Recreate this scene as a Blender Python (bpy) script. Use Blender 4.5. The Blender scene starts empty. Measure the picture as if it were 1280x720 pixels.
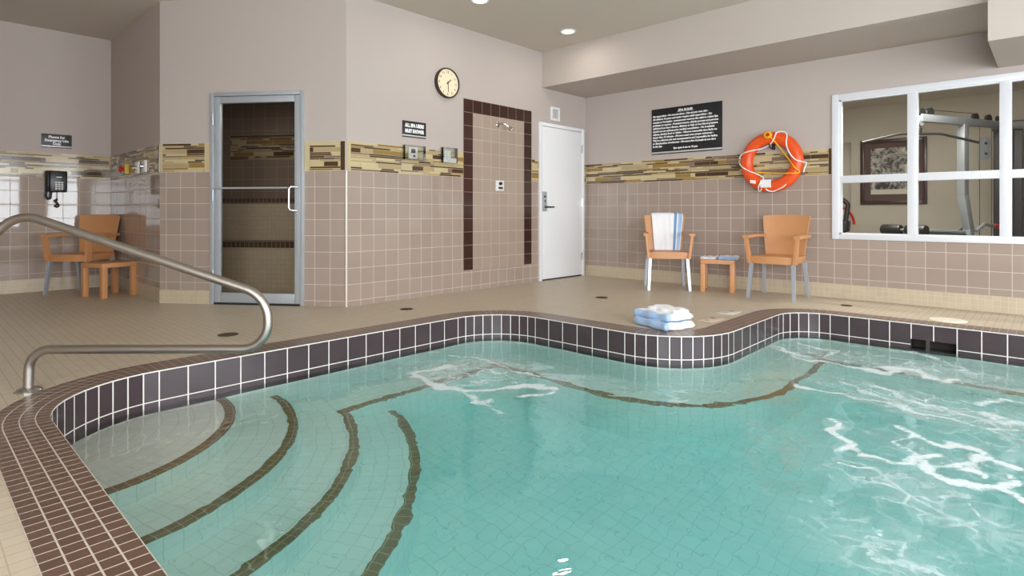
import bpy, bmesh, math, random
import numpy as np
from mathutils import Vector, Matrix

random.seed(7)
PI = math.pi
SC = bpy.context.scene
COL = SC.collection

# ------------------------------------------------------------------ colours / materials
def lin(r, g, b):
    def f(c):
        c /= 255.0
        return c / 12.92 if c <= 0.04045 else ((c + 0.055) / 1.055) ** 2.4
    return (f(r), f(g), f(b), 1.0)

MATS = {}
def new_mat(name):
    m = bpy.data.materials.new(name); m.use_nodes = True
    MATS[name] = m
    nt = m.node_tree
    return m, nt, nt.nodes['Principled BSDF'], nt.nodes['Material Output']

def plain(name, col, rough=0.5, metal=0.0, spec=0.5, vary=0.0, vscale=6.0, bump=0.0, bscale=80.0, sheen=0.0, coat=0.0):
    m, nt, p, out = new_mat(name)
    p.inputs['Base Color'].default_value = col
    p.inputs['Roughness'].default_value = rough
    p.inputs['Metallic'].default_value = metal
    p.inputs['Specular IOR Level'].default_value = spec
    if sheen: p.inputs['Sheen Weight'].default_value = sheen
    if coat:
        p.inputs['Coat Weight'].default_value = coat
        p.inputs['Coat Roughness'].default_value = 0.05
    tc = nt.nodes.new('ShaderNodeTexCoord')
    if vary > 0:
        n = nt.nodes.new('ShaderNodeTexNoise'); n.inputs['Scale'].default_value = vscale; n.inputs['Detail'].default_value = 4
        nt.links.new(tc.outputs['Object'], n.inputs['Vector'])
        mx = nt.nodes.new('ShaderNodeMix'); mx.data_type = 'RGBA'
        mx.inputs[6].default_value = tuple(c * (1 - vary) for c in col[:3]) + (1,)
        mx.inputs[7].default_value = tuple(min(1, c * (1 + vary)) for c in col[:3]) + (1,)
        nt.links.new(n.outputs['Fac'], mx.inputs[0]); nt.links.new(mx.outputs[2], p.inputs['Base Color'])
    if bump > 0:
        n2 = nt.nodes.new('ShaderNodeTexNoise'); n2.inputs['Scale'].default_value = bscale; n2.inputs['Detail'].default_value = 3
        nt.links.new(tc.outputs['Object'], n2.inputs['Vector'])
        b = nt.nodes.new('ShaderNodeBump'); b.inputs['Strength'].default_value = bump; b.inputs['Distance'].default_value = 0.004
        nt.links.new(n2.outputs['Fac'], b.inputs['Height']); nt.links.new(b.outputs['Normal'], p.inputs['Normal'])
    return m

def tiles(name, c1, c2, mortar, w, h, ms, rough=0.1, spec=0.5, bump=0.35, mrough=0.8, wave=0.0):
    """ceramic tiles laid in a straight grid on the UV map (metres)"""
    m, nt, p, out = new_mat(name)
    uv = nt.nodes.new('ShaderNodeUVMap'); uv.uv_map = 'UVMap'
    br = nt.nodes.new('ShaderNodeTexBrick')
    br.offset = 0.0; br.squash = 1.0
    br.inputs['Color1'].default_value = c1; br.inputs['Color2'].default_value = c2; br.inputs['Mortar'].default_value = mortar
    br.inputs['Scale'].default_value = 1.0
    br.inputs['Mortar Size'].default_value = ms; br.inputs['Mortar Smooth'].default_value = 0.15
    br.inputs['Brick Width'].default_value = w; br.inputs['Row Height'].default_value = h
    nt.links.new(uv.outputs['UV'], br.inputs['Vector'])
    nt.links.new(br.outputs['Color'], p.inputs['Base Color'])
    mr = nt.nodes.new('ShaderNodeMapRange'); mr.inputs['To Min'].default_value = rough; mr.inputs['To Max'].default_value = mrough
    nt.links.new(br.outputs['Fac'], mr.inputs['Value']); nt.links.new(mr.outputs['Result'], p.inputs['Roughness'])
    p.inputs['Specular IOR Level'].default_value = spec
    inv = nt.nodes.new('ShaderNodeMath'); inv.operation = 'SUBTRACT'; inv.inputs[0].default_value = 1.0
    nt.links.new(br.outputs['Fac'], inv.inputs[1])
    hsrc = inv.outputs[0]
    if wave > 0:
        nz = nt.nodes.new('ShaderNodeTexNoise'); nz.inputs['Scale'].default_value = 5.0; nz.inputs['Detail'].default_value = 1
        nt.links.new(uv.outputs['UV'], nz.inputs['Vector'])
        mm = nt.nodes.new('ShaderNodeMath'); mm.operation = 'MULTIPLY_ADD'; mm.inputs[1].default_value = wave
        nt.links.new(nz.outputs['Fac'], mm.inputs[0]); nt.links.new(inv.outputs[0], mm.inputs[2]); hsrc = mm.outputs[0]
    b = nt.nodes.new('ShaderNodeBump'); b.inputs['Strength'].default_value = bump; b.inputs['Distance'].default_value = 0.002
    nt.links.new(hsrc, b.inputs['Height']); nt.links.new(b.outputs['Normal'], p.inputs['Normal'])
    return m

def glass_mat(name, tint=(1, 1, 1, 1), gloss=1.0):
    m, nt, p, out = new_mat(name)
    nt.nodes.remove(p)
    tr = nt.nodes.new('ShaderNodeBsdfTransparent'); tr.inputs['Color'].default_value = tint
    gl = nt.nodes.new('ShaderNodeBsdfGlossy'); gl.inputs['Roughness'].default_value = 0.0
    gl.inputs['Color'].default_value = (gloss, gloss, gloss, 1)
    fr = nt.nodes.new('ShaderNodeFresnel'); fr.inputs['IOR'].default_value = 1.45
    mx = nt.nodes.new('ShaderNodeMixShader')
    nt.links.new(fr.outputs[0], mx.inputs[0]); nt.links.new(tr.outputs[0], mx.inputs[1]); nt.links.new(gl.outputs[0], mx.inputs[2])
    nt.links.new(mx.outputs[0], out.inputs['Surface'])
    return m

def emit(name, col, strength):
    m, nt, p, out = new_mat(name)
    p.inputs['Base Color'].default_value = (0.8, 0.8, 0.8, 1)
    p.inputs['Emission Color'].default_value = col; p.inputs['Emission Strength'].default_value = strength
    return m

M_paint = plain('wall_paint', lin(186, 175, 169), 0.75, spec=0.2, bump=0.05, bscale=220)
M_soffit = plain('soffit_paint', lin(188, 177, 169), 0.8, spec=0.2)
M_ceil = plain('ceiling_paint', lin(206, 198, 188), 0.85, spec=0.1)
WT1, WT2, WG = lin(167, 150, 139), lin(161, 144, 133), lin(203, 191, 177)
M_wtile = tiles('wall_tile', WT1, WT2, WG, 0.1535, 0.1535, 0.0028, rough=0.035, wave=0.25)
M_base = tiles('baseboard_mosaic', lin(196, 181, 156), lin(190, 174, 149), lin(205, 193, 172), 0.0525, 0.0525, 0.002, rough=0.3)
M_shower_l = tiles('shower_tile', lin(170, 152, 138), lin(165, 147, 133), lin(196, 180, 164), 0.15, 0.15, 0.0028, rough=0.12)
M_shower_d = tiles('shower_border_tile', lin(66, 42, 35), lin(58, 37, 31), lin(150, 128, 112), 0.15, 0.15, 0.0024, rough=0.15)
M_deck = tiles('deck_mosaic', lin(203, 190, 170), lin(197, 184, 164), lin(183, 170, 150), 0.0525, 0.0525, 0.002, rough=0.38, spec=0.35, bump=0.3)
M_coping = tiles('coping_mosaic', lin(107, 82, 69), lin(98, 75, 62), lin(198, 186, 174), 0.0525, 0.0525, 0.0026, rough=0.3)
M_band = plain('waterline_tile', lin(74, 62, 65), 0.16, spec=0.3, vary=0.22, vscale=5)
M_white_grout = plain('white_grout', lin(226, 220, 214), 0.7)
M_basin = tiles('basin_mosaic', lin(240, 236, 225), lin(236, 232, 221), lin(218, 216, 206), 0.078, 0.078, 0.0022, rough=0.4, bump=0.1)
M_nosing = tiles('nosing_mosaic', lin(146, 116, 82), lin(134, 106, 75), lin(190, 172, 142), 0.0525, 0.0525, 0.002, rough=0.4)
M_steamtile = tiles('steam_tile', lin(150, 130, 116), lin(144, 125, 111), lin(170, 155, 140), 0.1535, 0.1535, 0.003, rough=0.15)
M_steambase = tiles('steam_bench_tile', lin(200, 186, 164), lin(194, 180, 158), lin(180, 166, 145), 0.0525, 0.0525, 0.002, rough=0.3)
M_steamdark = tiles('steam_nosing', lin(90, 66, 50), lin(70, 52, 40), lin(150, 130, 110), 0.0525, 0.2, 0.004, rough=0.3)
BAND = [plain('glass_strip_cream', lin(198, 183, 142), 0.12, vary=0.1), plain('glass_strip_tan', lin(176, 156, 118), 0.12, vary=0.12),
        plain('glass_strip_olive', lin(150, 121, 66), 0.12, vary=0.15), plain('glass_strip_brown', lin(78, 58, 40), 0.12, vary=0.2),
        plain('glass_strip_mauve', lin(134, 112, 98), 0.12, vary=0.12)]
M_bandgrout = plain('strip_grout', lin(206, 187, 150), 0.7)
M_white = plain('white_gloss_paint', lin(236, 237, 240), 0.28)
M_winwhite = plain('white_window_vinyl', lin(222, 223, 228), 0.3)
M_rim = plain('white_tile_trim', lin(225, 218, 208), 0.12)
M_alu = plain('satin_aluminium', lin(182, 188, 194), 0.38, metal=0.35)
M_legalu = plain('anodised_leg', lin(188, 195, 204), 0.35, metal=0.5)
M_chrome = plain('chrome', lin(205, 205, 205), 0.12, metal=1.0)
M_steel = plain('brushed_stainless', lin(178, 172, 165), 0.4, metal=1.0, bump=0.12, bscale=300)
M_orange = plain('terracotta_resin', lin(198, 142, 95), 0.45, vary=0.04, bump=0.05, bscale=200)
M_orange2 = plain('dark_terracotta_resin', lin(196, 118, 54), 0.45, vary=0.04, bump=0.05, bscale=200)
M_towel = plain('white_terry', lin(240, 240, 243), 0.95, spec=0.1, bump=0.7, bscale=260, sheen=0.3)
M_blue = plain('blue_terry', lin(166, 196, 232), 0.95, spec=0.1, bump=0.7, bscale=260, sheen=0.3)
M_blue2 = plain('slate_blue_stripe', lin(124, 158, 202), 0.95, spec=0.1, bump=0.7, bscale=260)
M_black = plain('black_plastic', lin(22, 22, 24), 0.3)
M_blackmat = plain('black_vinyl', lin(30, 29, 30), 0.5)
M_sign = plain('black_sign', lin(30, 30, 33), 0.4)
M_sign2 = plain('charcoal_sign', lin(58, 58, 62), 0.45)
M_lettering = plain('white_lettering', lin(238, 238, 238), 0.5)
M_silver = plain('silver_strip', lin(208, 206, 204), 0.35, metal=0.2)
M_ring = plain('ring_orange', lin(232, 84, 28), 0.35, vary=0.05, vscale=3)
M_rope = plain('white_rope', lin(240, 238, 236), 0.7, bump=0.5, bscale=300)
M_yrope = plain('yellow_rope', lin(240, 178, 22), 0.6, bump=0.5, bscale=300)
M_clockface = plain('clock_face', lin(238, 222, 190), 0.5)
M_clocknum = plain('clock_numerals', lin(130, 112, 88), 0.6)
M_brown = plain('dark_brown_hand', lin(60, 46, 34), 0.5)
M_red = plain('red_button', lin(190, 30, 24), 0.35)
M_yellow = plain('yellow_plate', lin(206, 172, 70), 0.4)
M_gymwall = plain('gym_wall_paint', lin(188, 181, 166), 0.8, spec=0.2)
M_gymfloor = plain('gym_rubber_floor', lin(150, 145, 132), 0.8, vary=0.2, vscale=60)
M_frame = plain('mahogany_frame', lin(62, 36, 32), 0.3, vary=0.15)
M_mat = plain('brown_mount', lin(84, 62, 58), 0.7)
M_paper = plain('print_margin', lin(196, 190, 176), 0.7)
M_grey = plain('silver_powdercoat', lin(150, 155, 158), 0.4, metal=0.3)
M_dark = plain('dark_steel', lin(62, 60, 58), 0.4, metal=0.5)
M_grate = plain('drain_grate', lin(84, 70, 56), 0.5, metal=0.4)
M_recess_shade = plain('recess_shade', lin(48, 43, 34), 0.8)  # dark colour stands in for the shade inside gaps and openings
M_lid = plain('skimmer_lid', lin(232, 227, 212), 0.4)
M_marker = plain('marker_tile', lin(226, 222, 212), 0.3)
M_marker2 = plain('worn_marker_tile', lin(216, 196, 178), 0.4)
M_glass = glass_mat('window_glass')
M_gymglass = glass_mat('gym_window_glass', (0.86, 0.87, 0.85, 1))
M_steamglass = glass_mat('tinted_door_glass', (0.72, 0.71, 0.68, 1))
M_acrylic = glass_mat('clear_acrylic', (0.96, 0.97, 0.96, 1))
M_lamp = emit('lamp_lens', (1.0, 0.93, 0.80, 1), 5.0)
M_steamlens = emit('steam_fill_lens', (1.0, 0.9, 0.75, 1), 0.6)  # lens of the added steam-room fill light
M_plate = plain('switch_plate', lin(226, 224, 220), 0.35)
M_out = plain('outside_ground', lin(150, 150, 140), 0.9)

def print_mat():
    m, nt, p, out = new_mat('monochrome_print')
    tc = nt.nodes.new('ShaderNodeTexCoord')
    n = nt.nodes.new('ShaderNodeTexNoise'); n.inputs['Scale'].default_value = 9; n.inputs['Detail'].default_value = 8; n.inputs['Roughness'].default_value = 0.65
    n.inputs['Distortion'].default_value = 1.2
    nt.links.new(tc.outputs['Object'], n.inputs['Vector'])
    r = nt.nodes.new('ShaderNodeValToRGB')
    r.color_ramp.elements[0].position = 0.42; r.color_ramp.elements[0].color = lin(40, 36, 32)
    r.color_ramp.elements[1].position = 0.62; r.color_ramp.elements[1].color = lin(190, 184, 172)
    nt.links.new(n.outputs['Fac'], r.inputs[0]); nt.links.new(r.outputs[0], p.inputs['Base Color'])
    p.inputs['Roughness'].default_value = 0.4
    return m
M_print = print_mat()

# ------------------------------------------------------------------ mesh builder
class MB:
    def __init__(self, mats):
        self.mats = mats if isinstance(mats, (list, tuple)) else [mats]
        self.bm = bmesh.new()
        self.uv = self.bm.loops.layers.uv.new('UVMap')
    def merge(self, src, mi=0, mat=None):
        mp = {}
        for v in src.verts:
            mp[v] = self.bm.verts.new(mat @ v.co if mat else v.co)
        su = src.loops.layers.uv.active
        for f in src.faces:
            try: nf = self.bm.faces.new([mp[v] for v in f.verts])
            except ValueError: continue
            nf.material_index = mi if mi is not None else f.material_index
            if su:
                for a, b in zip(nf.loops, f.loops): a[self.uv].uv = b[su].uv
        src.free()
        return self
    def box(self, x0, x1, y0, y1, z0, z1, mi=0, bev=0.0, seg=2, mat=None):
        b = bmesh.new()
        vs = [b.verts.new(p) for p in ((x0,y0,z0),(x1,y0,z0),(x1,y1,z0),(x0,y1,z0),(x0,y0,z1),(x1,y0,z1),(x1,y1,z1),(x0,y1,z1))]
        for q in ((0,3,2,1),(4,5,6,7),(0,1,5,4),(1,2,6,5),(2,3,7,6),(3,0,4,7)):
            b.faces.new([vs[i] for i in q])
        uvl = b.loops.layers.uv.new('UVMap')
        if bev > 0:
            bmesh.ops.bevel(b, geom=b.edges[:], offset=bev, segments=seg, profile=0.5, affect='EDGES')
        b.normal_update()
        for f in b.faces:
            n = f.normal
            for l in f.loops:
                c = l.vert.co
                if abs(n.z) > 0.7: l[uvl].uv = (c.x, c.y)
                elif abs(n.y) > 0.7: l[uvl].uv = (c.x, c.z)
                else: l[uvl].uv = (c.y, c.z)
        return self.merge(b, mi, mat)
    def quad(self, pts, uvs=None, mi=0):
        vs = [self.bm.verts.new(p) for p in pts]
        f = self.bm.faces.new(vs); f.material_index = mi
        if uvs:
            for l, u in zip(f.loops, uvs): l[self.uv].uv = u
        return f
    def prism(self, outline, z0, z1, mi=0, mi_side=None, bev=0.0, seg=2, mat=None, uvs=1.0):
        b = bmesh.new(); uvl = b.loops.layers.uv.new('UVMap')
        n = len(outline)
        lo = [b.verts.new((p[0], p[1], z0)) for p in outline]; hi = [b.verts.new((p[0], p[1], z1)) for p in outline]
        fl = b.faces.new(lo[::-1]); ft = b.faces.new(hi)
        sides = []
        for i in range(n):
            j = (i + 1) % n
            sides.append(b.faces.new((lo[i], lo[j], hi[j], hi[i])))
        if bev > 0:
            es = [e for e in ft.edges] + [e for e in fl.edges]
            bmesh.ops.bevel(b, geom=es, offset=bev, segments=seg, profile=0.5, affect='EDGES')
        b.normal_update()
        acc = 0
        for f in b.faces:
            if abs(f.normal.z) > 0.7:
                for l in f.loops: l[uvl].uv = (l.vert.co.x, l.vert.co.y)
                f.material_index = mi
            else:
                t = Vector((-f.normal.y, f.normal.x, 0))
                for l in f.loops: l[uvl].uv = (l.vert.co.dot(t), l.vert.co.z)
                f.material_index = mi if mi_side is None else mi_side
        bmesh.ops.recalc_face_normals(b, faces=b.faces[:])
        return self.merge(b, None, mat)
    def tube(self, path, r, seg=12, mi=0, closed=False, cap=True, r_of=None, mat=None):
        P = [Vector(p) for p in path]; n = len(P)
        b = bmesh.new()
        T = []
        for i in range(n):
            if closed: t = P[(i+1) % n] - P[i-1]
            else: t = P[min(i+1, n-1)] - P[max(i-1, 0)]
            T.append(t.normalized() if t.length > 1e-9 else Vector((0,0,1)))
        ref = Vector((0,0,1)) if abs(T[0].z) < 0.9 else Vector((1,0,0))
        N = (ref - T[0] * ref.dot(T[0])).normalized()
        rings = []
        for i in range(n):
            if i: 
                N = N - T[i] * N.dot(T[i])
                N = N.normalized() if N.length > 1e-6 else Vector((1,0,0))
            B = T[i].cross(N)
            rr = r_of(i / max(1, n-1)) if r_of else r
            rings.append([b.verts.new(P[i] + (N * math.cos(2*PI*k/seg) + B * math.sin(2*PI*k/seg)) * rr) for k in range(seg)])
        for i in range(n if closed else n - 1):
            a, c = rings[i], rings[(i+1) % n]
            off = 0
            if closed and i == n - 1:
                off = min(range(seg), key=lambda o: (a[0].co - c[o].co).length)
            for k in range(seg):
                b.faces.new((a[k], a[(k+1) % seg], c[(k+1+off) % seg], c[(k+off) % seg]))
        if cap and not closed:
            b.faces.new(rings[0][::-1]); b.faces.new(rings[-1])
        bmesh.ops.recalc_face_normals(b, faces=b.faces[:])
        return self.merge(b, mi, mat)
    def lathe(self, prof, seg=32, mi=0, mat=None):
        """profile (r, h) round the local z axis"""
        b = bmesh.new()
        rings = []
        for r, h in prof:
            if r < 1e-6: rings.append([b.verts.new((0, 0, h))])
            else: rings.append([b.verts.new((r*math.cos(2*PI*k/seg), r*math.sin(2*PI*k/seg), h)) for k in range(seg)])
        for a, c in zip(rings, rings[1:]):
            for k in range(seg):
                k2 = (k+1) % seg
                if len(a) == 1 and len(c) == 1: continue
                if len(a) == 1: b.faces.new((a[0], c[k2], c[k]))
                elif len(c) == 1: b.faces.new((a[k], a[k2], c[0]))
                else: b.faces.new((a[k], a[k2], c[k2], c[k]))
        bmesh.ops.recalc_face_normals(b, faces=b.faces[:])
        return self.merge(b, mi, mat)
    def sheet(self, fn, nu, nv, thick, mi_of=None, mat=None):
        """a bent panel: fn(u, v) -> point, given thickness along its normal"""
        b = bmesh.new()
        pts = [[Vector(fn(i / nu, j / nv)) for j in range(nv + 1)] for i in range(nu + 1)]
        def nrm(i, j):
            du = pts[min(i+1, nu)][j] - pts[max(i-1, 0)][j]; dv = pts[i][min(j+1, nv)] - pts[i][max(j-1, 0)]
            return du.cross(dv).normalized()
        A = [[b.verts.new(pts[i][j] + nrm(i, j) * thick / 2) for j in range(nv+1)] for i in range(nu+1)]
        Bk = [[b.verts.new(pts[i][j] - nrm(i, j) * thick / 2) for j in range(nv+1)] for i in range(nu+1)]
        for i in range(nu):
            for j in range(nv):
                m_ = mi_of((i + .5) / nu, (j + .5) / nv) if mi_of else 0
                f = b.faces.new((A[i][j], A[i+1][j], A[i+1][j+1], A[i][j+1])); f.material_index = m_
                f = b.faces.new((Bk[i][j], Bk[i][j+1], Bk[i+1][j+1], Bk[i+1][j])); f.material_index = m_
        for i in range(nu):
            m_ = mi_of((i + .5) / nu, 0) if mi_of else 0
            for j, o in ((0, 1), (nv, -1)):
                q = (A[i][j], Bk[i][j], Bk[i+1][j], A[i+1][j])
                f = b.faces.new(q if o == 1 else q[::-1]); f.material_index = m_
        for j in range(nv):
            for i, o in ((0, -1), (nu, 1)):
                m_ = mi_of(min(max(i / nu, 0.01), .99), (j + .5) / nv) if mi_of else 0
                q = (A[i][j], Bk[i][j], Bk[i][j+1], A[i][j+1])
                f = b.faces.new(q if o == 1 else q[::-1]); f.material_index = m_
        return self.merge(b, None, mat)
    def build(self, name, parent=None, smooth=True, angle=35):
        me = bpy.data.meshes.new(name)
        self.bm.normal_update()
        self.bm.to_mesh(me); self.bm.free()
        for m in self.mats: me.materials.append(m)
        if smooth:
            me.polygons.foreach_set('use_smooth', [True] * len(me.polygons))
            me.set_sharp_from_angle(angle=math.radians(angle))
        o = bpy.data.objects.new(name, me); COL.objects.link(o)
        if parent: o.parent = parent
        return o

def tag(o, label=None, cat=None, group=None, kind=None):
    if label: o['label'] = label
    if cat: o['category'] = cat
    if group: o['group'] = group
    if kind: o['kind'] = kind
    return o
def thing(name, label, cat, loc=(0,0,0), rz=0.0, group=None, kind=None):
    o = bpy.data.objects.new(name, None); COL.objects.link(o)
    o.empty_display_size = 0.1
    o.location = loc; o.rotation_euler = (0, 0, rz)
    return tag(o, label, cat, group, kind)
def copy_tree(o, parent=None):
    c = o.copy(); COL.objects.link(c)
    if parent: c.parent = parent
    for ch in list(o.children): copy_tree(ch, c)
    return c
def struct(o, label=None):
    o['kind'] = 'structure'
    if label: o['label'] = label
    return o

def smooth_path(pts, n=8, closed=False):
    """Catmull-Rom through the points"""
    P = [Vector(p) for p in pts]; out = []
    m = len(P)
    rng = range(m if closed else m - 1)
    for i in rng:
        p0 = P[(i-1) % m] if closed or i > 0 else P[0]*2 - P[1]
        p1, p2 = P[i], P[(i+1) % m]
        p3 = P[(i+2) % m] if closed or i + 2 < m else P[-1]*2 - P[-2]
        for k in range(n):
            t = k / n
            out.append(0.5*((2*p1) + (p2-p0)*t + (2*p0-5*p1+4*p2-p3)*t*t + (-p0+3*p1-3*p2+p3)*t**3))
    if not closed: out.append(P[-1])
    return out
def fillet(pts, r, n=8):
    P = [Vector(p) for p in pts]; out = [P[0]]
    for i in range(1, len(P)-1):
        a, b, c = P[i-1], P[i], P[i+1]
        rr = r[i] if isinstance(r, dict) else r
        d1 = (a-b).normalized(); d2 = (c-b).normalized()
        ang = d1.angle(d2)
        if ang > PI - 0.02 or rr <= 0: out.append(b); continue
        d = min(rr / math.tan(ang/2), (a-b).length*.49, (c-b).length*.49)
        rr = d * math.tan(ang/2)
        bis = (d1+d2).normalized(); ctr = b + bis * (rr / math.sin(ang/2))
        s = b + d1*d - ctr; e = b + d2*d - ctr
        tot = s.angle(e)
        for k in range(n+1):
            t = k/n
            v = (s*math.sin((1-t)*tot) + e*math.sin(t*tot)) / math.sin(tot)
            out.append(ctr + v)
    out.append(P[-1]); return out
def rrect(w, d, r, n=5, cx=0, cy=0):
    o = []
    for sx, sy, a0 in ((1,1,0),(-1,1,90),(-1,-1,180),(1,-1,270)):
        for k in range(n+1):
            a = math.radians(a0 + 90*k/n)
            o.append((cx + sx*(w/2-r) + r*math.cos(a), cy + sy*(d/2-r) + r*math.sin(a)))
    return o
ROTX = Matrix.Rotation(PI/2, 4, 'X')    # local z -> local -y (out of a wall)
def M(loc=(0,0,0), rx=0, ry=0, rz=0):
    return Matrix.Translation(loc) @ Matrix.Rotation(rz,4,'Z') @ Matrix.Rotation(ry,4,'Y') @ Matrix.Rotation(rx,4,'X')

def text_into(mb, body, x, z, size, y, mi=0, width=None, align='LEFT', bold=0.0, depth=0.0006, flat=False):
    """lettering standing on a wall plane (local x right, z up, facing -y); flat=True lays it on the floor"""
    cu = bpy.data.curves.new('tmp_text', 'FONT'); cu.body = body; cu.size = size; cu.offset = bold; cu.extrude = depth
    cu.align_x = align; cu.resolution_u = 2
    ob = bpy.data.objects.new('tmp_text', cu); COL.objects.link(ob)
    dg = bpy.context.evaluated_depsgraph_get()
    me = bpy.data.meshes.new_from_object(ob.evaluated_get(dg))
    bpy.data.objects.remove(ob); bpy.data.curves.remove(cu)
    b = bmesh.new(); b.from_mesh(me); bpy.data.meshes.remove(me)
    if width and b.verts:
        xs = [v.co.x for v in b.verts]; w = max(xs) - min(xs)
        s = width / w
        for v in b.verts: v.co.x *= s
    m4 = Matrix.Translation((x, y, z)) @ (Matrix.Rotation(PI/2, 4, 'X') if not flat else Matrix.Identity(4))
    mb.merge(b, mi, m4)

# ------------------------------------------------------------------ layout (metres; z = 0 is the pool deck)
H_CEIL = 2.955
BZ0, BZ1 = 1.28, 1.557            # glass mosaic strip band
PITCH = 0.1535
L = Vector((-1.556, -4.908)); R = Vector((0.0, -3.79))     # ends of the angled steam-room wall
U = (R - L).normalized(); A_CH = math.atan2(U.y, U.x); LEN_CH = (R - L).length
XP = -3.45                        # nook wall with the phone
YS = L.y

def mosaic(name, parent_loc, rz, x0, x1, seed, ends=(None, None)):
    """the glass strip band on a wall: thin strips of random length in straight rows"""
    rnd = random.Random(seed)
    mb = MB(BAND + [M_bandgrout])
    mb.box(x0, x1, -0.004, 0.0, BZ0, BZ1, 5)
    rows = [.017, .011, .013, .038, .012, .013, .016, .011, .012, .040, .013, .015]
    tot = BZ1 - BZ0 - .006 - .0035*(len(rows)-1); k = tot / sum(rows)
    z = BZ1 - .003
    xa, xb = x0 + .004, x1 - .004
    for e, side in zip(ends, (0, 1)):
        if e is None: continue
        for (wd, mi) in e:
            if side == 0: mb.box(xa, xa+wd-.003, -.0075, -.002, BZ0+.003, BZ1-.003, mi); xa += wd
            else: mb.box(xb-wd+.003, xb, -.0075, -.002, BZ0+.003, BZ1-.003, mi); xb -= wd
    for i, h in enumerate(rows):
        h *= k
        x = xa - rnd.random()*.1
        while x < xb:
            l = rnd.choice((.06, .1, .14, .2, .27, .3)) if h > .03 else rnd.choice((.08, .15, .22, .3, .32))
            a, b_ = max(x, xa), min(x + l - .0035, xb)
            if b_ - a > .004:
                mi = rnd.choices((0, 1, 2, 3, 4), (.30, .22, .16, .22, .10) if h > .03 else (.24, .22, .08, .36, .10))[0]
                mb.box(a, b_, -.0075, -.002, z - h, z, mi)
            x += l
        z -= h + .0035
    o = mb.build(name, smooth=False)
    o.location = parent_loc; o.rotation_euler = (0, 0, rz)
    return struct(o)

def wall(name, loc, rz, x0, x1, strips, thick=0.12, mats=None, z1=H_CEIL, u0=0.0, uscale=1.0, hole=None):
    """a wall in its own frame (local x along it, -y into the room); strips = [(z0, z1, material index)]"""
    mb = MB(mats or [M_paint, M_wtile, M_base])
    xs = [x0, x1]
    zs = sorted({z for s in strips for z in s[:2]})
    if hole:
        hx0, hx1, hz0, hz1 = hole
        xs = sorted({x0, x1, hx0, hx1}); zs = sorted(set(zs) | {hz0, hz1})
    def mi_at(z):
        for a, b, m_ in strips:
            if a - 1e-6 <= z <= b + 1e-6: return m_
        return 0
    for xa, xb in zip(xs, xs[1:]):
        for za, zb in zip(zs, zs[1:]):
            if hole and xa >= hx0-1e-6 and xb <= hx1+1e-6 and za >= hz0-1e-6 and zb <= hz1+1e-6: continue
            f = lambda x, z: ((x - u0) * uscale + PITCH*60, z - BZ0 + PITCH*20)
            g = (lambda x, z: (x+10, z)) if mi_at((za+zb)/2) == 2 else f
            m_ = mi_at((za+zb)/2)
            mb.quad([(xa,0,za),(xb,0,za),(xb,0,zb),(xa,0,zb)], [g(xa,za),g(xb,za),g(xb,zb),g(xa,zb)], m_)
            mb.quad([(xb,thick,za),(xa,thick,za),(xa,thick,zb),(xb,thick,zb)], None, 0)
    if hole:
        t = thick
        mb.quad([(hx0,0,hz0),(hx1,0,hz0),(hx1,t,hz0),(hx0,t,hz0)]); mb.quad([(hx0,0,hz1),(hx0,t,hz1),(hx1,t,hz1),(hx1,0,hz1)])
        mb.quad([(hx0,0,hz0),(hx0,t,hz0),(hx0,t,hz1),(hx0,0,hz1)]); mb.quad([(hx1,0,hz0),(hx1,0,hz1),(hx1,t,hz1),(hx1,t,hz0)])
    zt, zb_ = zs[-1], zs[0]
    for xe in (x0, x1): mb.quad([(xe,0,zb_),(xe,thick,zb_),(xe,thick,zt),(xe,0,zt)])
    mb.quad([(x0,0,zt),(x1,0,zt),(x1,thick,zt),(x0,thick,zt)])
    o = mb.build(name, smooth=False); o.location = loc; o.rotation_euler = (0,0,rz)
    return struct(o)

S_TILE = [(0, BZ0, 1), (BZ0, H_CEIL, 0)]
S_BASE = [(0, .145, 2), (.145, BZ0, 1), (BZ0, H_CEIL, 0)]
WX0, WX1, WZ0, WZ1 = 3.20, 5.20, 0.645, 2.06     # gym window opening

# walls
wall('wall_left', (0,0,0), PI/2, R.y, 0.0, S_TILE, u0=-3.781, uscale=PITCH/.1445)
wall('wall_back', (0,0,0), 0, 0.0, 8.3, S_BASE, u0=3.169, uscale=PITCH/.1555, hole=(WX0, WX1, WZ0, WZ1))
DS0, DS1, DZ = 0.545, 1.50, 2.04                  # steam-room door frame along the angled wall
wall('wall_corner', (L.x, L.y, 0), A_CH, 0.0, LEN_CH, S_TILE, u0=LEN_CH-.005, hole=(DS0, DS1, 0.0, DZ))
wall('wall_alcove', (0, YS, 0), 0, XP, L.x, S_BASE, u0=L.x)
wall('wall_phone', (XP, 0, 0), PI/2, -9.6, YS, S_BASE, u0=YS)
# wall_right with three tall windows and wall_front behind the camera
RW = [(-8.9, -6.9), (-6.4, -4.4), (-3.9, -1.9)]   # y ranges of the windows in the wall at x = 8.3
mbw = MB([M_paint, M_wtile])
ys = [-9.6] + [y for r in RW for y in r] + [0.0]
WWZ0, WWZ1 = 0.45, 2.35
for i in range(0, len(ys), 2):
    mbw.box(8.3, 8.42, ys[i], ys[i+1], 0, H_CEIL, 0)
for a, b in RW:
    mbw.box(8.3, 8.42, a, b, 0, WWZ0, 0); mbw.box(8.3, 8.42, a, b, WWZ1, H_CEIL, 0)
struct(mbw.build('wall_right', smooth=False))
FWN = [(5.0, 6.5), (6.7, 8.1)]                    # x ranges of the windows in the wall at y = -9.6
mbw = MB([M_paint])
xs_ = [XP] + [x for r in FWN for x in r] + [8.42]
for i in range(0, len(xs_), 2): mbw.box(xs_[i], xs_[i+1], -9.72, -9.6, 0, H_CEIL)
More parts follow.
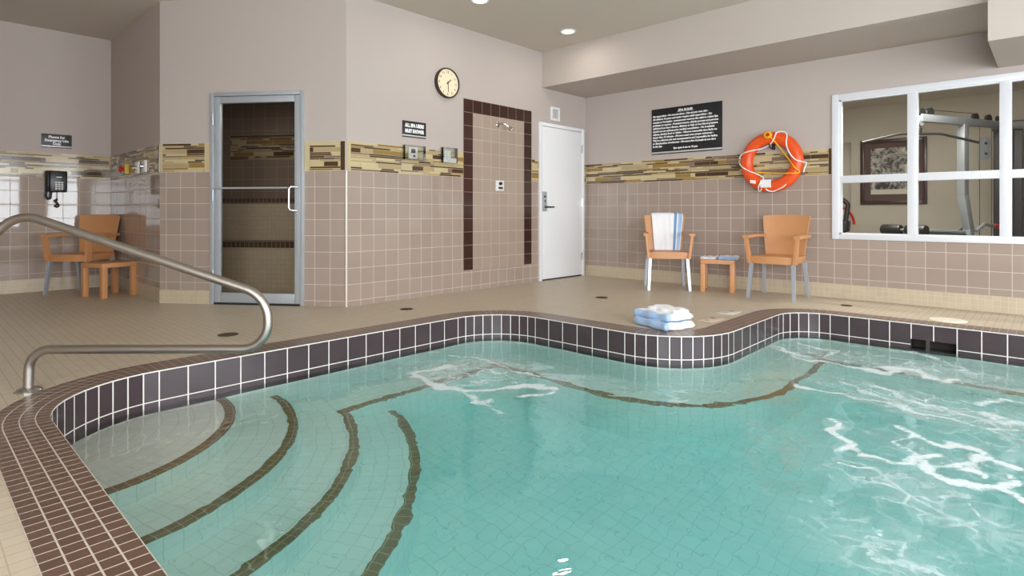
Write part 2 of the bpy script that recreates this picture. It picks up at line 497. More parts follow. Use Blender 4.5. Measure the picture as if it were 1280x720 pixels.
for a, b in FWN: mbw.box(a, b, -9.72, -9.6, 0, WWZ0); mbw.box(a, b, -9.72, -9.6, WWZ1, H_CEIL)
struct(mbw.build('wall_front', smooth=False))
# tile end trim at the outer corner
mbw = MB([M_rim]); mbw.tube([(R.x+.002, R.y-.002, 0.0), (R.x+.002, R.y-.002, BZ0)], .009, 10); struct(mbw.build('trim_1'))
mbw = MB([M_base])
mbw.box(0.002, DS0-.002, -.008, 0.0, 0, .13, 0)
o = mbw.build('baseboard_corner', smooth=False); o.location = (L.x, L.y, 0); o.rotation_euler = (0,0,A_CH); struct(o)

# mosaic bands
mosaic('trim_2', (0,0,0), PI/2, R.y+.012, -2.325, 3, ends=([(.03, 0)], None))
mosaic('trim_3', (0,0,0), PI/2, -1.163, -1.028, 4)
mosaic('trim_4', (0,0,0), PI/2, -.064, -.01, 5)
mosaic('trim_5', (0,0,0), 0, 0.008, 3.146, 11, ends=(None, [(.028, 3)]))
mosaic('trim_6', (L.x, L.y, 0), A_CH, 0.012, DS0-.004, 6, ends=([(.02, 0)], [(.06, 0)]))
mosaic('trim_7', (L.x, L.y, 0), A_CH, DS1+.004, LEN_CH-.008, 8, ends=([(.05, 0)], [(.045, 3)]))
mosaic('trim_8', (0, YS, 0), 0, XP+.008, L.x-.004, 9, ends=(None, [(.025, 3)]))
mosaic('trim_9', (XP, 0, 0), PI/2, -9.5, YS-.008, 10)

# ceiling, soffit, lower bulkhead
mb = MB([M_ceil]); mb.box(XP-.12, 8.42, -9.72, 0.12, H_CEIL, H_CEIL+.1); struct(mb.build('ceiling', smooth=False))
mb = MB([M_soffit]); mb.box(0.0, 8.3, -.955, 0.0, 2.50, H_CEIL); struct(mb.build('ceiling_soffit', smooth=False))
mb = MB([M_soffit]); mb.box(4.475, 8.3, -1.10, 0.0, 2.165, 2.75); struct(mb.build('ceiling_bulkhead', smooth=False))

# ------------------------------------------------------------------ pool outline
def arc(cx, cy, r, a0, a1):
    return ('arc', cx, cy, r, math.radians(a0), math.radians(a1))
SEGS = [('line', (5.9,-6.22), (1.73,-6.22)), arc(1.73,-5.67,.55,270,180), ('line',(1.18,-5.67),(1.18,-3.445)),
        arc(1.64,-3.445,.46,180,90), ('line',(1.64,-2.985),(2.515,-2.985)), arc(2.515,-2.405,.58,-90,0),
        ('line',(3.095,-2.405),(3.095,-1.45)), arc(3.415,-1.45,.32,180,90), ('line',(3.415,-1.13),(5.9,-1.13)),
        arc(5.9,-1.53,.4,90,0), ('line',(6.3,-1.53),(6.3,-5.82)), arc(5.9,-5.82,.4,0,-90)]
# every concave corner grows with an outward offset, the peninsula's convex corner shrinks
def outline(d=0.0, pitch=None, arcpitch=None):
    """points of the pool outline moved outwards by d, with (length so far, is start of a tile)"""
    pts = []
    for s in SEGS:
        if s[0] == 'line':
            a, b = Vector(s[1]), Vector(s[2])
            t = (b-a).normalized(); nrm = Vector((-t.y, t.x)) * -1.0   # left of travel is the pool; outwards = right? resolved below
            ln = (b-a).length; n = max(1, round(ln / .1505))
            for k in range(n):
                pts.append((a + (b-a)*(k/n), None, t))
        else:
            _, cx, cy, r, a0, a1 = s
            n = max(2, round(r*abs(a1-a0)/.082))
            for k in range(n):
                a = a0 + (a1-a0)*k/n
                sg = 1 if a1 > a0 else -1
                pts.append((Vector((cx + r*math.cos(a), cy + r*math.sin(a))), None, Vector((-math.sin(a)*sg, math.cos(a)*sg))))
    out = []
    for p, _, t in pts:
        n = Vector((-t.y, t.x))      # left of the travel direction: away from the water
        out.append((p + n*d, n))
    return out
# travel runs clockwise round the water seen from above, so 'left' points away from the water
IN = outline(0.0)
N_IN = len(IN)
def ring_pts(d): return [p for p, n in outline(d)]

def resample(pts, step):
    """finer closed polyline"""
    out = []
    for i in range(len(pts)):
        a, b = pts[i], pts[(i+1) % len(pts)]
        n = max(1, int((b-a).length/step))
        for k in range(n): out.append(a + (b-a)*(k/n))
    return out

COPW = 0.212
Z_WATER, Z_FLOOR = -0.20, -1.28
pool = thing('hot_tub', 'curved sunken hot tub with brown mosaic coping and dark tile waterline', 'hot tub', (0,0,0))
# coping
mb = MB([M_coping, M_white_grout])
rin, rout = ring_pts(0.0), ring_pts(COPW)
acc = 0.0
mid = ring_pts(COPW*.35)
for i in range(N_IN):
    j = (i+1) % N_IN
    seg = (mid[j]-mid[i]).length
    n_t = max(1, round(seg/.0525)); du = n_t*.0525
    a, b, c, d = rin[i], rin[j], rout[j], rout[i]
    zt = .003
    mb.quad([(a.x,a.y,zt),(d.x,d.y,zt),(c.x,c.y,zt),(b.x,b.y,zt)], [(acc,0),(acc,.21),(acc+du,.21),(acc+du,0)], 0)
    mb.quad([(d.x,d.y,zt),(d.x,d.y,-.05),(c.x,c.y,-.05),(c.x,c.y,zt)], [(acc,0),(acc,.05),(acc+du,.05),(acc+du,0)], 0)
    mb.quad([(a.x,a.y,zt),(b.x,b.y,zt),(b.x,b.y,-.004),(a.x,a.y,-.004)], None, 1)
    acc += du
mb.build('coping', pool, smooth=False)
# waterline tiles
SKX0, SKX1 = 4.07, 4.31
mb = MB([M_band, M_white_grout, M_recess_shade])
G = .007
for i in range(N_IN):
    j = (i+1) % N_IN
    (a, na), (b, nb) = IN[i], IN[j]
    t = (b-a).normalized(); ln = (b-a).length
    g = min(G, ln*.12)
    skim = abs(a.y+1.13) < .01 and SKX0 - .02 < (a.x+b.x)/2 < SKX1 + .02
    def q(s0, s1, z0, z1, mi):
        p0 = a + t*s0; p1 = a + t*s1
        mb.quad([(p0.x,p0.y,z0),(p0.x,p0.y,z1),(p1.x,p1.y,z1),(p1.x,p1.y,z0)], None, mi)
    zlo = -.30
    if skim:
        q(0, g, -.122, -.004, 1); q(g, ln, -.122, -.004, 0)
        q(0, ln, -.235, -.205, 0); q(0, ln, -.30, -.235, 0)
    else:
        q(0, g, zlo, -.004, 1)
        q(g, ln, -.163, -.004, 0); q(g, ln, -.169, -.163, 1); q(g, ln, zlo, -.169, 0)
mb.build('waterline_tiles', pool, smooth=False)
mb = MB([M_recess_shade, M_band])
sx = [p.x for p, n in IN if abs(p.y+1.13) < .01 and SKX0-.1 < p.x < SKX1+.1]
cand = [(IN[i][0].x, IN[(i+1) % N_IN][0].x) for i in range(N_IN) if abs(IN[i][0].y+1.13) < .01 and SKX0-.02 < (IN[i][0].x+IN[(i+1) % N_IN][0].x)/2 < SKX1+.02]
sk0, sk1 = min(c[0] for c in cand), max(c[1] for c in cand)
y0, y1 = -1.13, -.98
mb.quad([(sk0,y1,-.205),(sk1,y1,-.205),(sk1,y1,-.122),(sk0,y1,-.122)])
mb.quad([(sk0,y0,-.122),(sk1,y0,-.122),(sk1,y1,-.122),(sk0,y1,-.122)]); mb.quad([(sk0,y0,-.205),(sk0,y1,-.205),(sk1,y1,-.205),(sk1,y0,-.205)])
mb.quad([(sk0,y0,-.205),(sk0,y0,-.122),(sk0,y1,-.122),(sk0,y1,-.205)]); mb.quad([(sk1,y0,-.205),(sk1,y1,-.205),(sk1,y1,-.122),(sk1,y0,-.122)])
mb.box(sk0+.10, sk0+.125, y0-.002, y0+.06, -.2, -.122, 1)
mb.build('skimmer_mouth', pool, smooth=False)
# basin
mb = MB([M_basin])
acc = 0.0
for i in range(N_IN):
    a, b = IN[i][0], IN[(i+1) % N_IN][0]; ln = (b-a).length
    mb.quad([(a.x,a.y,Z_FLOOR),(a.x,a.y,-.30),(b.x,b.y,-.30),(b.x,b.y,Z_FLOOR)], [(acc,Z_FLOOR),(acc,-.3),(acc+ln,-.3),(acc+ln,Z_FLOOR)]); acc += ln
bmf = bmesh.new(); uvl = bmf.loops.layers.uv.new('UVMap')
vs = [bmf.verts.new((p.x, p.y, Z_FLOOR)) for p, n in IN]
es = [bmf.edges.new((vs[i], vs[(i+1) % N_IN])) for i in range(N_IN)]
bmesh.ops.triangle_fill(bmf, edges=es, use_beauty=True, normal=(0,0,1))
bmf.normal_update()
for f in bmf.faces:
    if f.normal.z < 0: f.normal_flip()
    for l in f.loops: l[uvl].uv = (l.vert.co.x, l.vert.co.y)
mb.merge(bmf, 0)
mb.build('basin', pool, smooth=False)
# steps: quarter rings round the corner at (1.18, -6.22)
def sector(r0, r1, z0, z1, mats, name, parent, c=(1.18,-6.22), n=40, a0=-4, a1=94, riser=True):
    mb = MB(mats)
    for k in range(n):
        p, q_ = (math.radians(a0+(a1-a0)*(k+e)/n) for e in (0,1))
        I0, I1 = ((c[0]+r0*math.cos(t), c[1]+r0*math.sin(t)) for t in (p,q_)); O0, O1 = ((c[0]+r1*math.cos(t), c[1]+r1*math.sin(t)) for t in (p,q_))
        u0, u1 = p*r1, q_*r1
        mb.quad([(*I0,z1),(*O0,z1),(*O1,z1),(*I1,z1)], [(u0,r0),(u0,r1),(u1,r1),(u1,r0)])
        mb.quad([(*O0,z0),(*O1,z0),(*O1,z1),(*O0,z1)], [(u0,z0),(u1,z0),(u1,z1),(u0,z1)])
    return mb.build(name, parent, smooth=True, angle=30)
for k, (r, z, r_in, amax, anos) in enumerate(((.90,-.30,0,94,94), (1.225,-.50,.85,94,94), (1.55,-.70,1.17,94,75.5), (1.88,-.90,1.5,77,77))):
    st = sector(r_in, r, Z_FLOOR, z, [M_basin], 'step', pool, a1=amax)
    sector(r-.052, r+.003, z-.012, z+.003, [M_nosing], 'nosing', st, a1=anos)
# bench round the back of the tub
BW = .40
mb = MB([M_basin]); mn = MB([M_nosing])
acc = 0
outer_b = outline(0.0); edge_b = outline(-BW); e2 = outline(-BW+.052); e3 = outline(-BW-.003)
for i in range(N_IN):
    j = (i+1) % N_IN
    cxm = (IN[i][0]+IN[j][0])/2
    if cxm.y < -4.75 or (cxm.x > 6.25): continue
    a, b, c, d = outer_b[i][0], outer_b[j][0], edge_b[j][0], edge_b[i][0]
    ln = (c-d).length; z = -.702
    mb.quad([(a.x,a.y,z),(b.x,b.y,z),(c.x,c.y,z),(d.x,d.y,z)], [(p.x,p.y) for p in (a,b,c,d)])
    mb.quad([(d.x,d.y,z),(c.x,c.y,z),(c.x,c.y,Z_FLOOR),(d.x,d.y,Z_FLOOR)], [(acc,z),(acc+ln,z),(acc+ln,Z_FLOOR),(acc,Z_FLOOR)])
    e, f = e2[i][0], e2[j][0]; g, h = e3[i][0], e3[j][0]
    mn.quad([(e.x,e.y,z+.003),(f.x,f.y,z+.003),(h.x,h.y,z+.003),(g.x,g.y,z+.003)], [(acc,.052),(acc+ln,.052),(acc+ln,0),(acc,0)])
    mn.quad([(g.x,g.y,z+.003),(h.x,h.y,z+.003),(h.x,h.y,z-.012),(g.x,g.y,z-.012)], [(acc,0),(acc+ln,0),(acc+ln,.012),(acc,.012)])
    acc += ln
bn = mb.build('bench', pool, smooth=False); mn.build('nosing', bn, smooth=False)

# deck floor with the pool cut out
bmf = bmesh.new(); uvl = bmf.loops.layers.uv.new('UVMap')
o_pts = [(XP-.12,-9.72),(8.42,-9.72),(8.42,.12),(XP-.12,.12)]
vo = [bmf.verts.new((x,y,0)) for x,y in o_pts]
es = [bmf.edges.new((vo[i], vo[(i+1)%4])) for i in range(4)]
vi = [bmf.verts.new((p.x,p.y,0)) for p in ring_pts(COPW-.004)]
es += [bmf.edges.new((vi[i], vi[(i+1)%len(vi)])) for i in range(len(vi))]
bmesh.ops.triangle_fill(bmf, edges=es, use_beauty=True, normal=(0,0,1))
bmf.normal_update()
for f in bmf.faces:
    if f.normal.z < 0: f.normal_flip()
    for l in f.loops: l[uvl].uv = (l.vert.co.x+10, l.vert.co.y+10)
mb = MB([M_deck]); mb.merge(bmf, 0); struct(mb.build('floor', smooth=False))

# ------------------------------------------------------------------ water
STROKES = [  # foam lines on the surface: (half width, strength, points)
(.027,1,[(1.7,-3.996),(1.671,-4.221),(1.694,-4.306),(1.855,-4.332),(2.038,-4.349),(2.178,-4.307),(2.279,-4.234),(2.345,-4.127),(2.402,-4.007),(2.457,-3.933),(2.569,-3.895)]),
(.016,.8,[(1.491,-3.817),(1.719,-3.701),(1.933,-3.747),(2.102,-3.761),(2.33,-3.786)]),
(.014,.6,[(2.132,-3.947),(2.166,-4.04),(2.159,-4.119),(2.071,-4.178),(1.935,-4.182),(1.731,-4.109),(1.762,-3.937)]),
(.02,.8,[(2.218,-4.291),(2.382,-4.384),(2.46,-4.407),(2.426,-4.343)]),
(.014,.6,[(2.48,-4.425),(2.557,-4.389),(2.665,-4.411)]),
(.016,.9,[(2.547,-4.13),(2.623,-4.037),(2.6,-3.91)]),
(.022,.8,[(3.191,-1.792),(3.373,-1.983),(3.514,-2.079),(3.641,-2.053),(3.775,-2.076)]),
(.02,.7,[(3.296,-1.537),(3.507,-1.645),(3.597,-1.668),(3.529,-1.937),(3.425,-1.967)]),
(.015,.5,[(3.608,-1.477),(3.842,-1.676)]),
(.035,.8,[(3.78,-2.1),(3.897,-2.075),(3.999,-2.115),(4.03,-1.894),(4.119,-1.867),(4.225,-1.982),(4.317,-2.044),(4.369,-1.946)]),
(.03,.6,[(3.837,-2.018),(3.969,-1.951),(4.063,-1.806)]),
(.03,.6,[(4.029,-1.263),(4.194,-1.377),(4.356,-1.588),(4.453,-1.715)]),
(.016,.8,[(3.673,-2.791),(3.82,-2.83),(3.946,-2.816),(4.066,-2.803),(4.19,-2.838),(4.305,-2.871),(4.447,-2.902),(4.577,-2.903),(4.728,-2.864)]),
(.025,.7,[(3.856,-2.526),(3.989,-2.628),(4.134,-2.739),(4.264,-2.84),(4.36,-2.887)]),
(.025,.7,[(4.002,-2.482),(4.193,-2.624),(4.393,-2.719),(4.6,-2.759),(4.723,-2.706)]),
(.03,.7,[(4.529,-2.464),(4.607,-2.295),(4.711,-2.274)]),
(.025,.7,[(4.557,-2.617),(4.661,-2.717),(4.724,-2.735)]),
(.02,1,[(3.981,-3.292),(4.027,-3.359),(4.051,-3.485),(4.114,-3.59),(4.137,-3.645),(4.107,-3.724)]),
(.013,.9,[(4.129,-3.653),(4.207,-3.666),(4.275,-3.696),(4.338,-3.714),(4.391,-3.686)]),
(.017,1,[(4.269,-3.208),(4.36,-3.265),(4.445,-3.318),(4.501,-3.278),(4.573,-3.261),(4.636,-3.357),(4.681,-3.392)]),
(.015,.8,[(4.332,-3.291),(4.322,-3.434),(4.334,-3.547),(4.388,-3.667),(4.445,-3.667)]),
(.02,1,[(4.419,-3.467),(4.406,-3.595),(4.459,-3.674),(4.505,-3.713),(4.561,-3.756),(4.624,-3.761),(4.683,-3.733),(4.753,-3.753),(4.83,-3.72)]),
(.016,.9,[(4.592,-3.328),(4.611,-3.402),(4.58,-3.519),(4.613,-3.611)]),
(.013,.7,[(4.484,-3.651),(4.556,-3.562),(4.596,-3.493)]),
(.018,.9,[(4.683,-3.496),(4.711,-3.568),(4.709,-3.682)]),
(.010,.8,[(4.134,-3.873),(4.186,-3.857),(4.216,-3.882),(4.248,-3.82)]),
(.009,.6,[(4.231,-4.259),(4.259,-4.337),(4.294,-4.378)]),
(.018,.6,[(4.388,-4.361),(4.42,-4.463),(4.457,-4.548),(4.512,-4.563),(4.595,-4.517)]),
(.012,.6,[(4.503,-4.366),(4.486,-4.463),(4.503,-4.533)]),
(.01,.5,[(4.339,-4.299),(4.378,-4.37)]),
(.01,.5,[(4.574,-4.421),(4.631,-4.385)])]
# patches of water clouded by fine air bubbles from the jets: (x, y, long radius, short radius, angle, strength)
CLOUDS = [(1.95,-4.0,.5,.35,30,.55), (3.6,-1.8,.5,.35,-10,.35), (4.2,-1.75,.6,.4,-10,.4), (4.35,-2.7,.75,.28,-15,.45),
          (4.45,-3.5,.45,.22,-25,.25), (4.5,-4.0,.55,.2,-30,.38), (4.45,-4.5,.3,.2,-40,.3), (5.2,-3.0,.8,.6,0,.4)]
CELL = .025
gx = np.arange(1.18-.1, 6.3+.1, CELL); gy = np.arange(-6.22-.1, -1.13+.1, CELL)
poly = np.array([(p.x,p.y) for p in resample(ring_pts(.03), .5)])
def inside(px, py):
    r = np.zeros(px.shape, bool)
    x0, y0 = poly[:,0], poly[:,1]; x1, y1 = np.roll(x0,-1), np.roll(y0,-1)
    for a, b, c, d in zip(x0,y0,x1,y1):
        if b == d: continue
        r ^= ((b > py) != (d > py)) & (px < (c-a)*(py-b)/(d-b)+a)
    return r
CX, CY = np.meshgrid(gx[:-1]+CELL/2, gy[:-1]+CELL/2, indexing='ij')
keep = inside(CX, CY)
VX, VY = np.meshgrid(gx, gy, indexing='ij')
rngn = np.random.default_rng(3)
waves = np.zeros(VX.shape); wobx = np.zeros(VX.shape); woby = np.zeros(VX.shape)
for k in range(40):
    a = rngn.uniform(0, 2*PI); wl = rngn.uniform(.16, .7); ph = rngn.uniform(0, 2*PI)
    waves += wl*.0028*np.sin(2*PI/wl*(VX*math.cos(a)+VY*math.sin(a))+ph)
for k in range(14):
    a = rngn.uniform(0, 2*PI); wl = rngn.uniform(.08, .3); ph = rngn.uniform(0, 2*PI)
    s = np.sin(2*PI/wl*(VX*math.cos(a)+VY*math.sin(a))+ph)*wl*.05
    wobx += s*math.cos(a*3+1); woby += s*math.sin(a*3+1)
jets = np.exp(-(((VX-1.95)/.6)**2+((VY+4.0)/.6)**2)) + np.exp(-(((VX-4.4)/1.0)**2+((VY+2.8)/1.6)**2)) + .6*np.exp(-(((VX-2.7)/.5)**2+((VY+3.6)/.4)**2))
amp = .35 + 1.0*np.clip(jets, 0, 1.2)
VZ = Z_WATER + waves*amp*.35
foam = np.zeros(VX.shape)
QX, QY = VX+wobx, VY+woby
for hw, st, pts in STROKES:
    best = np.full(VX.shape, 9.0)
    pts = [(p.x,p.y) for p in smooth_path([(a,b,0) for a,b in pts], 5)]
    for (a,b), (c,d) in zip(pts, pts[1:]):
        dx, dy = c-a, d-b; l2 = dx*dx+dy*dy+1e-9
        t = np.clip(((QX-a)*dx+(QY-b)*dy)/l2, 0, 1)
        best = np.minimum(best, np.hypot(QX-a-t*dx, QY-b-t*dy))
    foam = np.maximum(foam, st*np.exp(-(best/(hw*1.6))**2))
cloud = np.zeros(VX.shape)
for x, y, ra, rb, ang, st in CLOUDS:
    st *= .8
    ca, sa = math.cos(math.radians(ang)), math.sin(math.radians(ang))
    u_ = ((VX-x)*ca+(VY-y)*sa)/ra; v_ = (-(VX-x)*sa+(VY-y)*ca)/rb
    cloud = np.maximum(cloud, st*np.exp(-(u_*u_+v_*v_)))
bmw = bmesh.new()
fl_ = bmw.verts.layers.float.new('foam'); cl_ = bmw.verts.layers.float.new('cloud')
vid = {}
def vget(i, j):
    if (i,j) not in vid:
        v = bmw.verts.new((VX[i,j], VY[i,j], VZ[i,j])); v[fl_] = foam[i,j]; v[cl_] = cloud[i,j]; vid[(i,j)] = v
    return vid[(i,j)]
for i, j in zip(*np.nonzero(keep)):
    f = bmw.faces.new((vget(i,j), vget(i+1,j), vget(i+1,j+1), vget(i,j+1))); f.smooth = True
# close the body of water below
bound = [e for e in bmw.edges if e.is_boundary]
ret = bmesh.ops.extrude_edge_only(bmw, edges=bound)
nv = [g for g in ret['geom'] if isinstance(g, bmesh.types.BMVert)]
for v in nv: v.co.z = -1.36
ne = [g for g in ret['geom'] if isinstance(g, bmesh.types.BMEdge) and all(abs(v.co.z+1.36) < 1e-5 for v in g.verts)]
bmesh.ops.triangle_fill(bmw, edges=ne, use_beauty=False, normal=(0,0,-1))
bmesh.ops.recalc_face_normals(bmw, faces=bmw.faces[:])
mw = bpy.data.meshes.new('water'); bmw.to_mesh(mw); bmw.free()
def water_mat():
    m, nt, p, out = new_mat('spa_water'); nt.nodes.remove(p)
    N, Lk = nt.nodes.new, nt.links.new
    tc = N('ShaderNodeTexCoord')
    nz = N('ShaderNodeTexNoise'); nz.inputs['Scale'].default_value = 6.5; nz.inputs['Detail'].default_value = 1.5; nz.inputs['Distortion'].default_value = .6
    Lk(tc.outputs['Object'], nz.inputs['Vector'])
    bp = N('ShaderNodeBump'); bp.inputs['Strength'].default_value = .28; bp.inputs['Distance'].default_value = .016
    Lk(nz.outputs['Fac'], bp.inputs['Height'])
    gl = N('ShaderNodeBsdfGlass'); gl.inputs['IOR'].default_value = 1.333; gl.inputs['Roughness'].default_value = 0.0
    Lk(bp.outputs['Normal'], gl.inputs['Normal'])
    fo = N('ShaderNodeBsdfPrincipled'); fo.inputs['Base Color'].default_value = lin(222, 232, 236); fo.inputs['Roughness'].default_value = .6
    at = N('ShaderNodeAttribute'); at.attribute_name = 'foam'
    ac = N('ShaderNodeAttribute'); ac.attribute_name = 'cloud'
    n2 = N('ShaderNodeTexNoise'); n2.inputs['Scale'].default_value = 30; n2.inputs['Detail'].default_value = 6; n2.inputs['Roughness'].default_value = .7
    n2.inputs['Distortion'].default_value = 1.0
    Lk(tc.outputs['Object'], n2.inputs['Vector'])
    # foam = smoothstep(foam attribute, broken up by noise)
    s1 = N('ShaderNodeMath'); s1.operation = 'MULTIPLY_ADD'; s1.inputs[1].default_value = 1.0; s1.inputs[2].default_value = -.5
    Lk(n2.outputs['Fac'], s1.inputs[0])
    s2 = N('ShaderNodeMath'); s2.operation = 'ADD'; Lk(at.outputs['Fac'], s2.inputs[0]); Lk(s1.outputs[0], s2.inputs[1])
    mr = N('ShaderNodeMapRange'); mr.interpolation_type = 'SMOOTHSTEP'
    mr.inputs['From Min'].default_value = .22; mr.inputs['From Max'].default_value = .85; mr.inputs['To Max'].default_value = .9
    Lk(s2.outputs[0], mr.inputs['Value'])
    # fine bubbles near the jets: stretched noise
    n3 = N('ShaderNodeTexNoise'); n3.inputs['Scale'].default_value = 7; n3.inputs['Detail'].default_value = 5; n3.inputs['Distortion'].default_value = 2.0
    Lk(tc.outputs['Object'], n3.inputs['Vector'])
    m3 = N('ShaderNodeMapRange'); m3.inputs['From Min'].default_value = .35; m3.inputs['From Max'].default_value = .75; m3.inputs['To Min'].default_value = .4; m3.inputs['To Max'].default_value = 1.05
    Lk(n3.outputs['Fac'], m3.inputs['Value'])
    cm = N('ShaderNodeMath'); cm.operation = 'MULTIPLY'; Lk(ac.outputs['Fac'], cm.inputs[0]); Lk(m3.outputs['Result'], cm.inputs[1])
    # lacy foam cells where the jets stir the surface
    dn = N('ShaderNodeTexNoise'); dn.inputs['Scale'].default_value = 5; dn.inputs['Detail'].default_value = 3
    Lk(tc.outputs['Object'], dn.inputs['Vector'])
    dm = N('ShaderNodeVectorMath'); dm.operation = 'MULTIPLY_ADD'; dm.inputs[1].default_value = (.35, .35, 0); Lk(dn.outputs['Color'], dm.inputs[0]); Lk(tc.outputs['Object'], dm.inputs[2])
    vo_ = N('ShaderNodeTexVoronoi'); vo_.feature = 'DISTANCE_TO_EDGE'; vo_.inputs['Scale'].default_value = 6.5; Lk(dm.outputs[0], vo_.inputs['Vector'])
    vr = N('ShaderNodeMapRange'); vr.interpolation_type = 'SMOOTHSTEP'; vr.inputs['From Min'].default_value = .10; vr.inputs['From Max'].default_value = 0.0
    Lk(vo_.outputs['Distance'], vr.inputs['Value'])
    vm = N('ShaderNodeMath'); vm.operation = 'MULTIPLY'; Lk(vr.outputs['Result'], vm.inputs[0]); Lk(cm.outputs[0], vm.inputs[1])
    vm2 = N('ShaderNodeMath'); vm2.operation = 'MULTIPLY_ADD'; vm2.inputs[1].default_value = 1.5; Lk(vm.outputs[0], vm2.inputs[0]); Lk(cm.outputs[0], vm2.inputs[2])
    mx_ = N('ShaderNodeMath'); mx_.operation = 'MAXIMUM'; Lk(vm2.outputs[0], mx_.inputs[0]); Lk(mr.outputs['Result'], mx_.inputs[1])
    cl = N('ShaderNodeMath'); cl.operation = 'MINIMUM'; cl.inputs[1].default_value = .9; Lk(mx_.outputs[0], cl.inputs[0])
    ms = N('ShaderNodeMixShader'); Lk(cl.outputs[0], ms.inputs[0]); Lk(gl.outputs[0], ms.inputs[1]); Lk(fo.outputs[0], ms.inputs[2])
    Lk(ms.outputs[0], out.inputs['Surface'])
    va = N('ShaderNodeVolumeAbsorption'); va.inputs['Color'].default_value = (.10, .905, .965, 1); va.inputs['Density'].default_value = .40
    Lk(va.outputs[0], out.inputs['Volume'])
    return m
mw.materials.append(water_mat())
wo = bpy.data.objects.new('water', mw); COL.objects.link(wo)
tag(wo, 'teal bubbling water with white foam streaks filling the hot tub', 'water', kind='stuff')

# ------------------------------------------------------------------ door_1 (white), its hardware, vent
A_L = PI/2     # frame of wall_left: local x = world y, -y out of the wall
d1 = thing('door_1', 'white flush door with lever lock beside the shower tiles', 'door', (0,0,0), A_L, kind='structure')
mb = MB([M_white]); x0, x1, zt = -1.026, -.067, 2.05
mb.box(x0, x0+.045, -.03, -.001, 0, zt, bev=.004); mb.box(x1-.045, x1, -.03, -.001, 0, zt, bev=.004); mb.box(x0+.045, x1-.045, -.03, -.001, zt-.045, zt, bev=.004)
mb.build('door_frame', d1)
mb = MB([M_white]); mb.box(x0+.049, x1-.049, -.02, -.001, .018, zt-.05, bev=.003); mb.build('door_leaf', d1)
mb = MB([M_recess_shade]); mb.box(x0+.05, x1-.05, -.012, -.001, 0.001, .017); mb.build('door_gap_shade', d1)  # dark strip painted in as the shade under the leaf
for z in (1.765, 1.02, .273):
    mb = MB([M_chrome]); mb.tube([(x1-.049,-.026,z-.055),(x1-.049,-.026,z+.055)], .008, 10); mb.box(x1-.062, x1-.05, -.023, -.02, z-.05, z+.05); mb.build('hinge', d1)
mb = MB([M_alu, M_black]); mb.box(-.972, -.895, -.034, -.02, .90, 1.155, 0, bev=.004); mb.box(-.955, -.912, -.0355, -.033, 1.08, 1.1, 1); mb.box(-.944, -.924, -.037, -.033, 1.02, 1.045, 1)
lk = mb.build('lock_plate', d1)
mb = MB([M_dark]); mb.tube([(-.932,-.03,.955),(-.932,-.075,.955)], .012, 12); mb.tube(fillet([(-.932,-.07,.955),(-.88,-.078,.955),(-.80,-.075,.955)], .02), .010, 10); mb.build('lever_handle', lk)

v = thing('air_vent', 'small white square air vent above the white door', 'vent', (0,-.69,2.19), A_L)
mb = MB([M_white]); 
for (a,b,c,d) in ((-.093,-.06,-.09,.09),(.06,.093,-.09,.09),(-.06,.06,.062,.09),(-.06,.06,-.09,-.062)): mb.box(a,b,-.014,-.001,c,d,bev=.002)
mb.build('frame', v)
mb = MB([M_silver, M_silver]); mb.box(-.06,.06,-.003,-.001,-.062,.062,1)
for k in range(8): mb.box(-.06,.06,-.011,-.004,-.058+k*.0155,-.05+k*.0155,0)
mb.build('louvre', v)

# ------------------------------------------------------------------ shower panel and fittings
mb = MB([M_shower_l, M_shower_d])
SX0, SX1, SZ1 = -2.322, -1.166, 2.168; pw = (SX1-SX0)/8; ph = .1503
def panel(xa, xb, za, zb, mi, y=-.006):
    f = lambda x, z: ((x-SX0)/pw*.15+1.5, (z-SZ1)/ph*.15+3.0)
    mb.quad([(xa,y,za),(xb,y,za),(xb,y,zb),(xa,y,zb)], [f(xa,za),f(xb,za),f(xb,zb),f(xa,zb)], mi)
zb_ = SZ1-ph*13
panel(SX0, SX1, SZ1-ph, SZ1, 1); panel(SX0, SX0+pw, zb_+.02, SZ1-ph, 1); panel(SX1-pw, SX1, zb_+.02, SZ1-ph, 1)
panel(SX0+pw, SX1-pw, zb_+.02, SZ1-ph, 0)
for xe in (SX0, SX1): mb.quad([(xe,-.006,zb_+.02),(xe,0,zb_+.02),(xe,0,SZ1),(xe,-.006,SZ1)], None, 1)
mb.quad([(SX0,-.006,SZ1),(SX1,-.006,SZ1),(SX1,0,SZ1),(SX0,0,SZ1)], None, 1); mb.quad([(SX0,-.006,zb_+.02),(SX1,-.006,zb_+.02),(SX1,0,zb_+.02),(SX0,0,zb_+.02)], None, 0)
o = mb.build('trim_10', smooth=False); o.rotation_euler = (0,0,A_L); struct(o, 'beige shower tile panel framed by dark brown tiles')

sh = thing('wall_shower', 'chrome shower head on a short arm on the brown framed tile panel', 'shower', (0,-1.775,1.93), A_L)
mb = MB([M_chrome]); mb.lathe([(0,0),(.032,0),(.032,.006),(.018,.014),(0,.014)], 24, mat=M((0,-.006,0), rx=PI/2)); mb.build('wall_flange', sh)
mb = MB([M_chrome]); mb.tube(fillet([(0,-.012,0),(.03,-.07,.012),(.075,-.11,-.03)], .03), .009, 12); mb.build('arm', sh)
mb = MB([M_chrome]); mb.lathe([(0,0),(.012,0),(.014,.02),(.03,.05),(.03,.056),(0,.056)], 24, mat=M((.07,-.105,-.024)) @ Vector((.6,-.45,-.66)).to_track_quat('Z','Y').to_matrix().to_4x4()); mb.build('rose', sh)
vp = thing('shower_valve', 'square chrome shower control plate with two black knobs', 'shower control', (0,-1.745,1.203), A_L)
mb = MB([M_plate]); mb.box(-.07,.07,-.016,-.006,-.062,.062,bev=.004); mb.build('plate', vp)
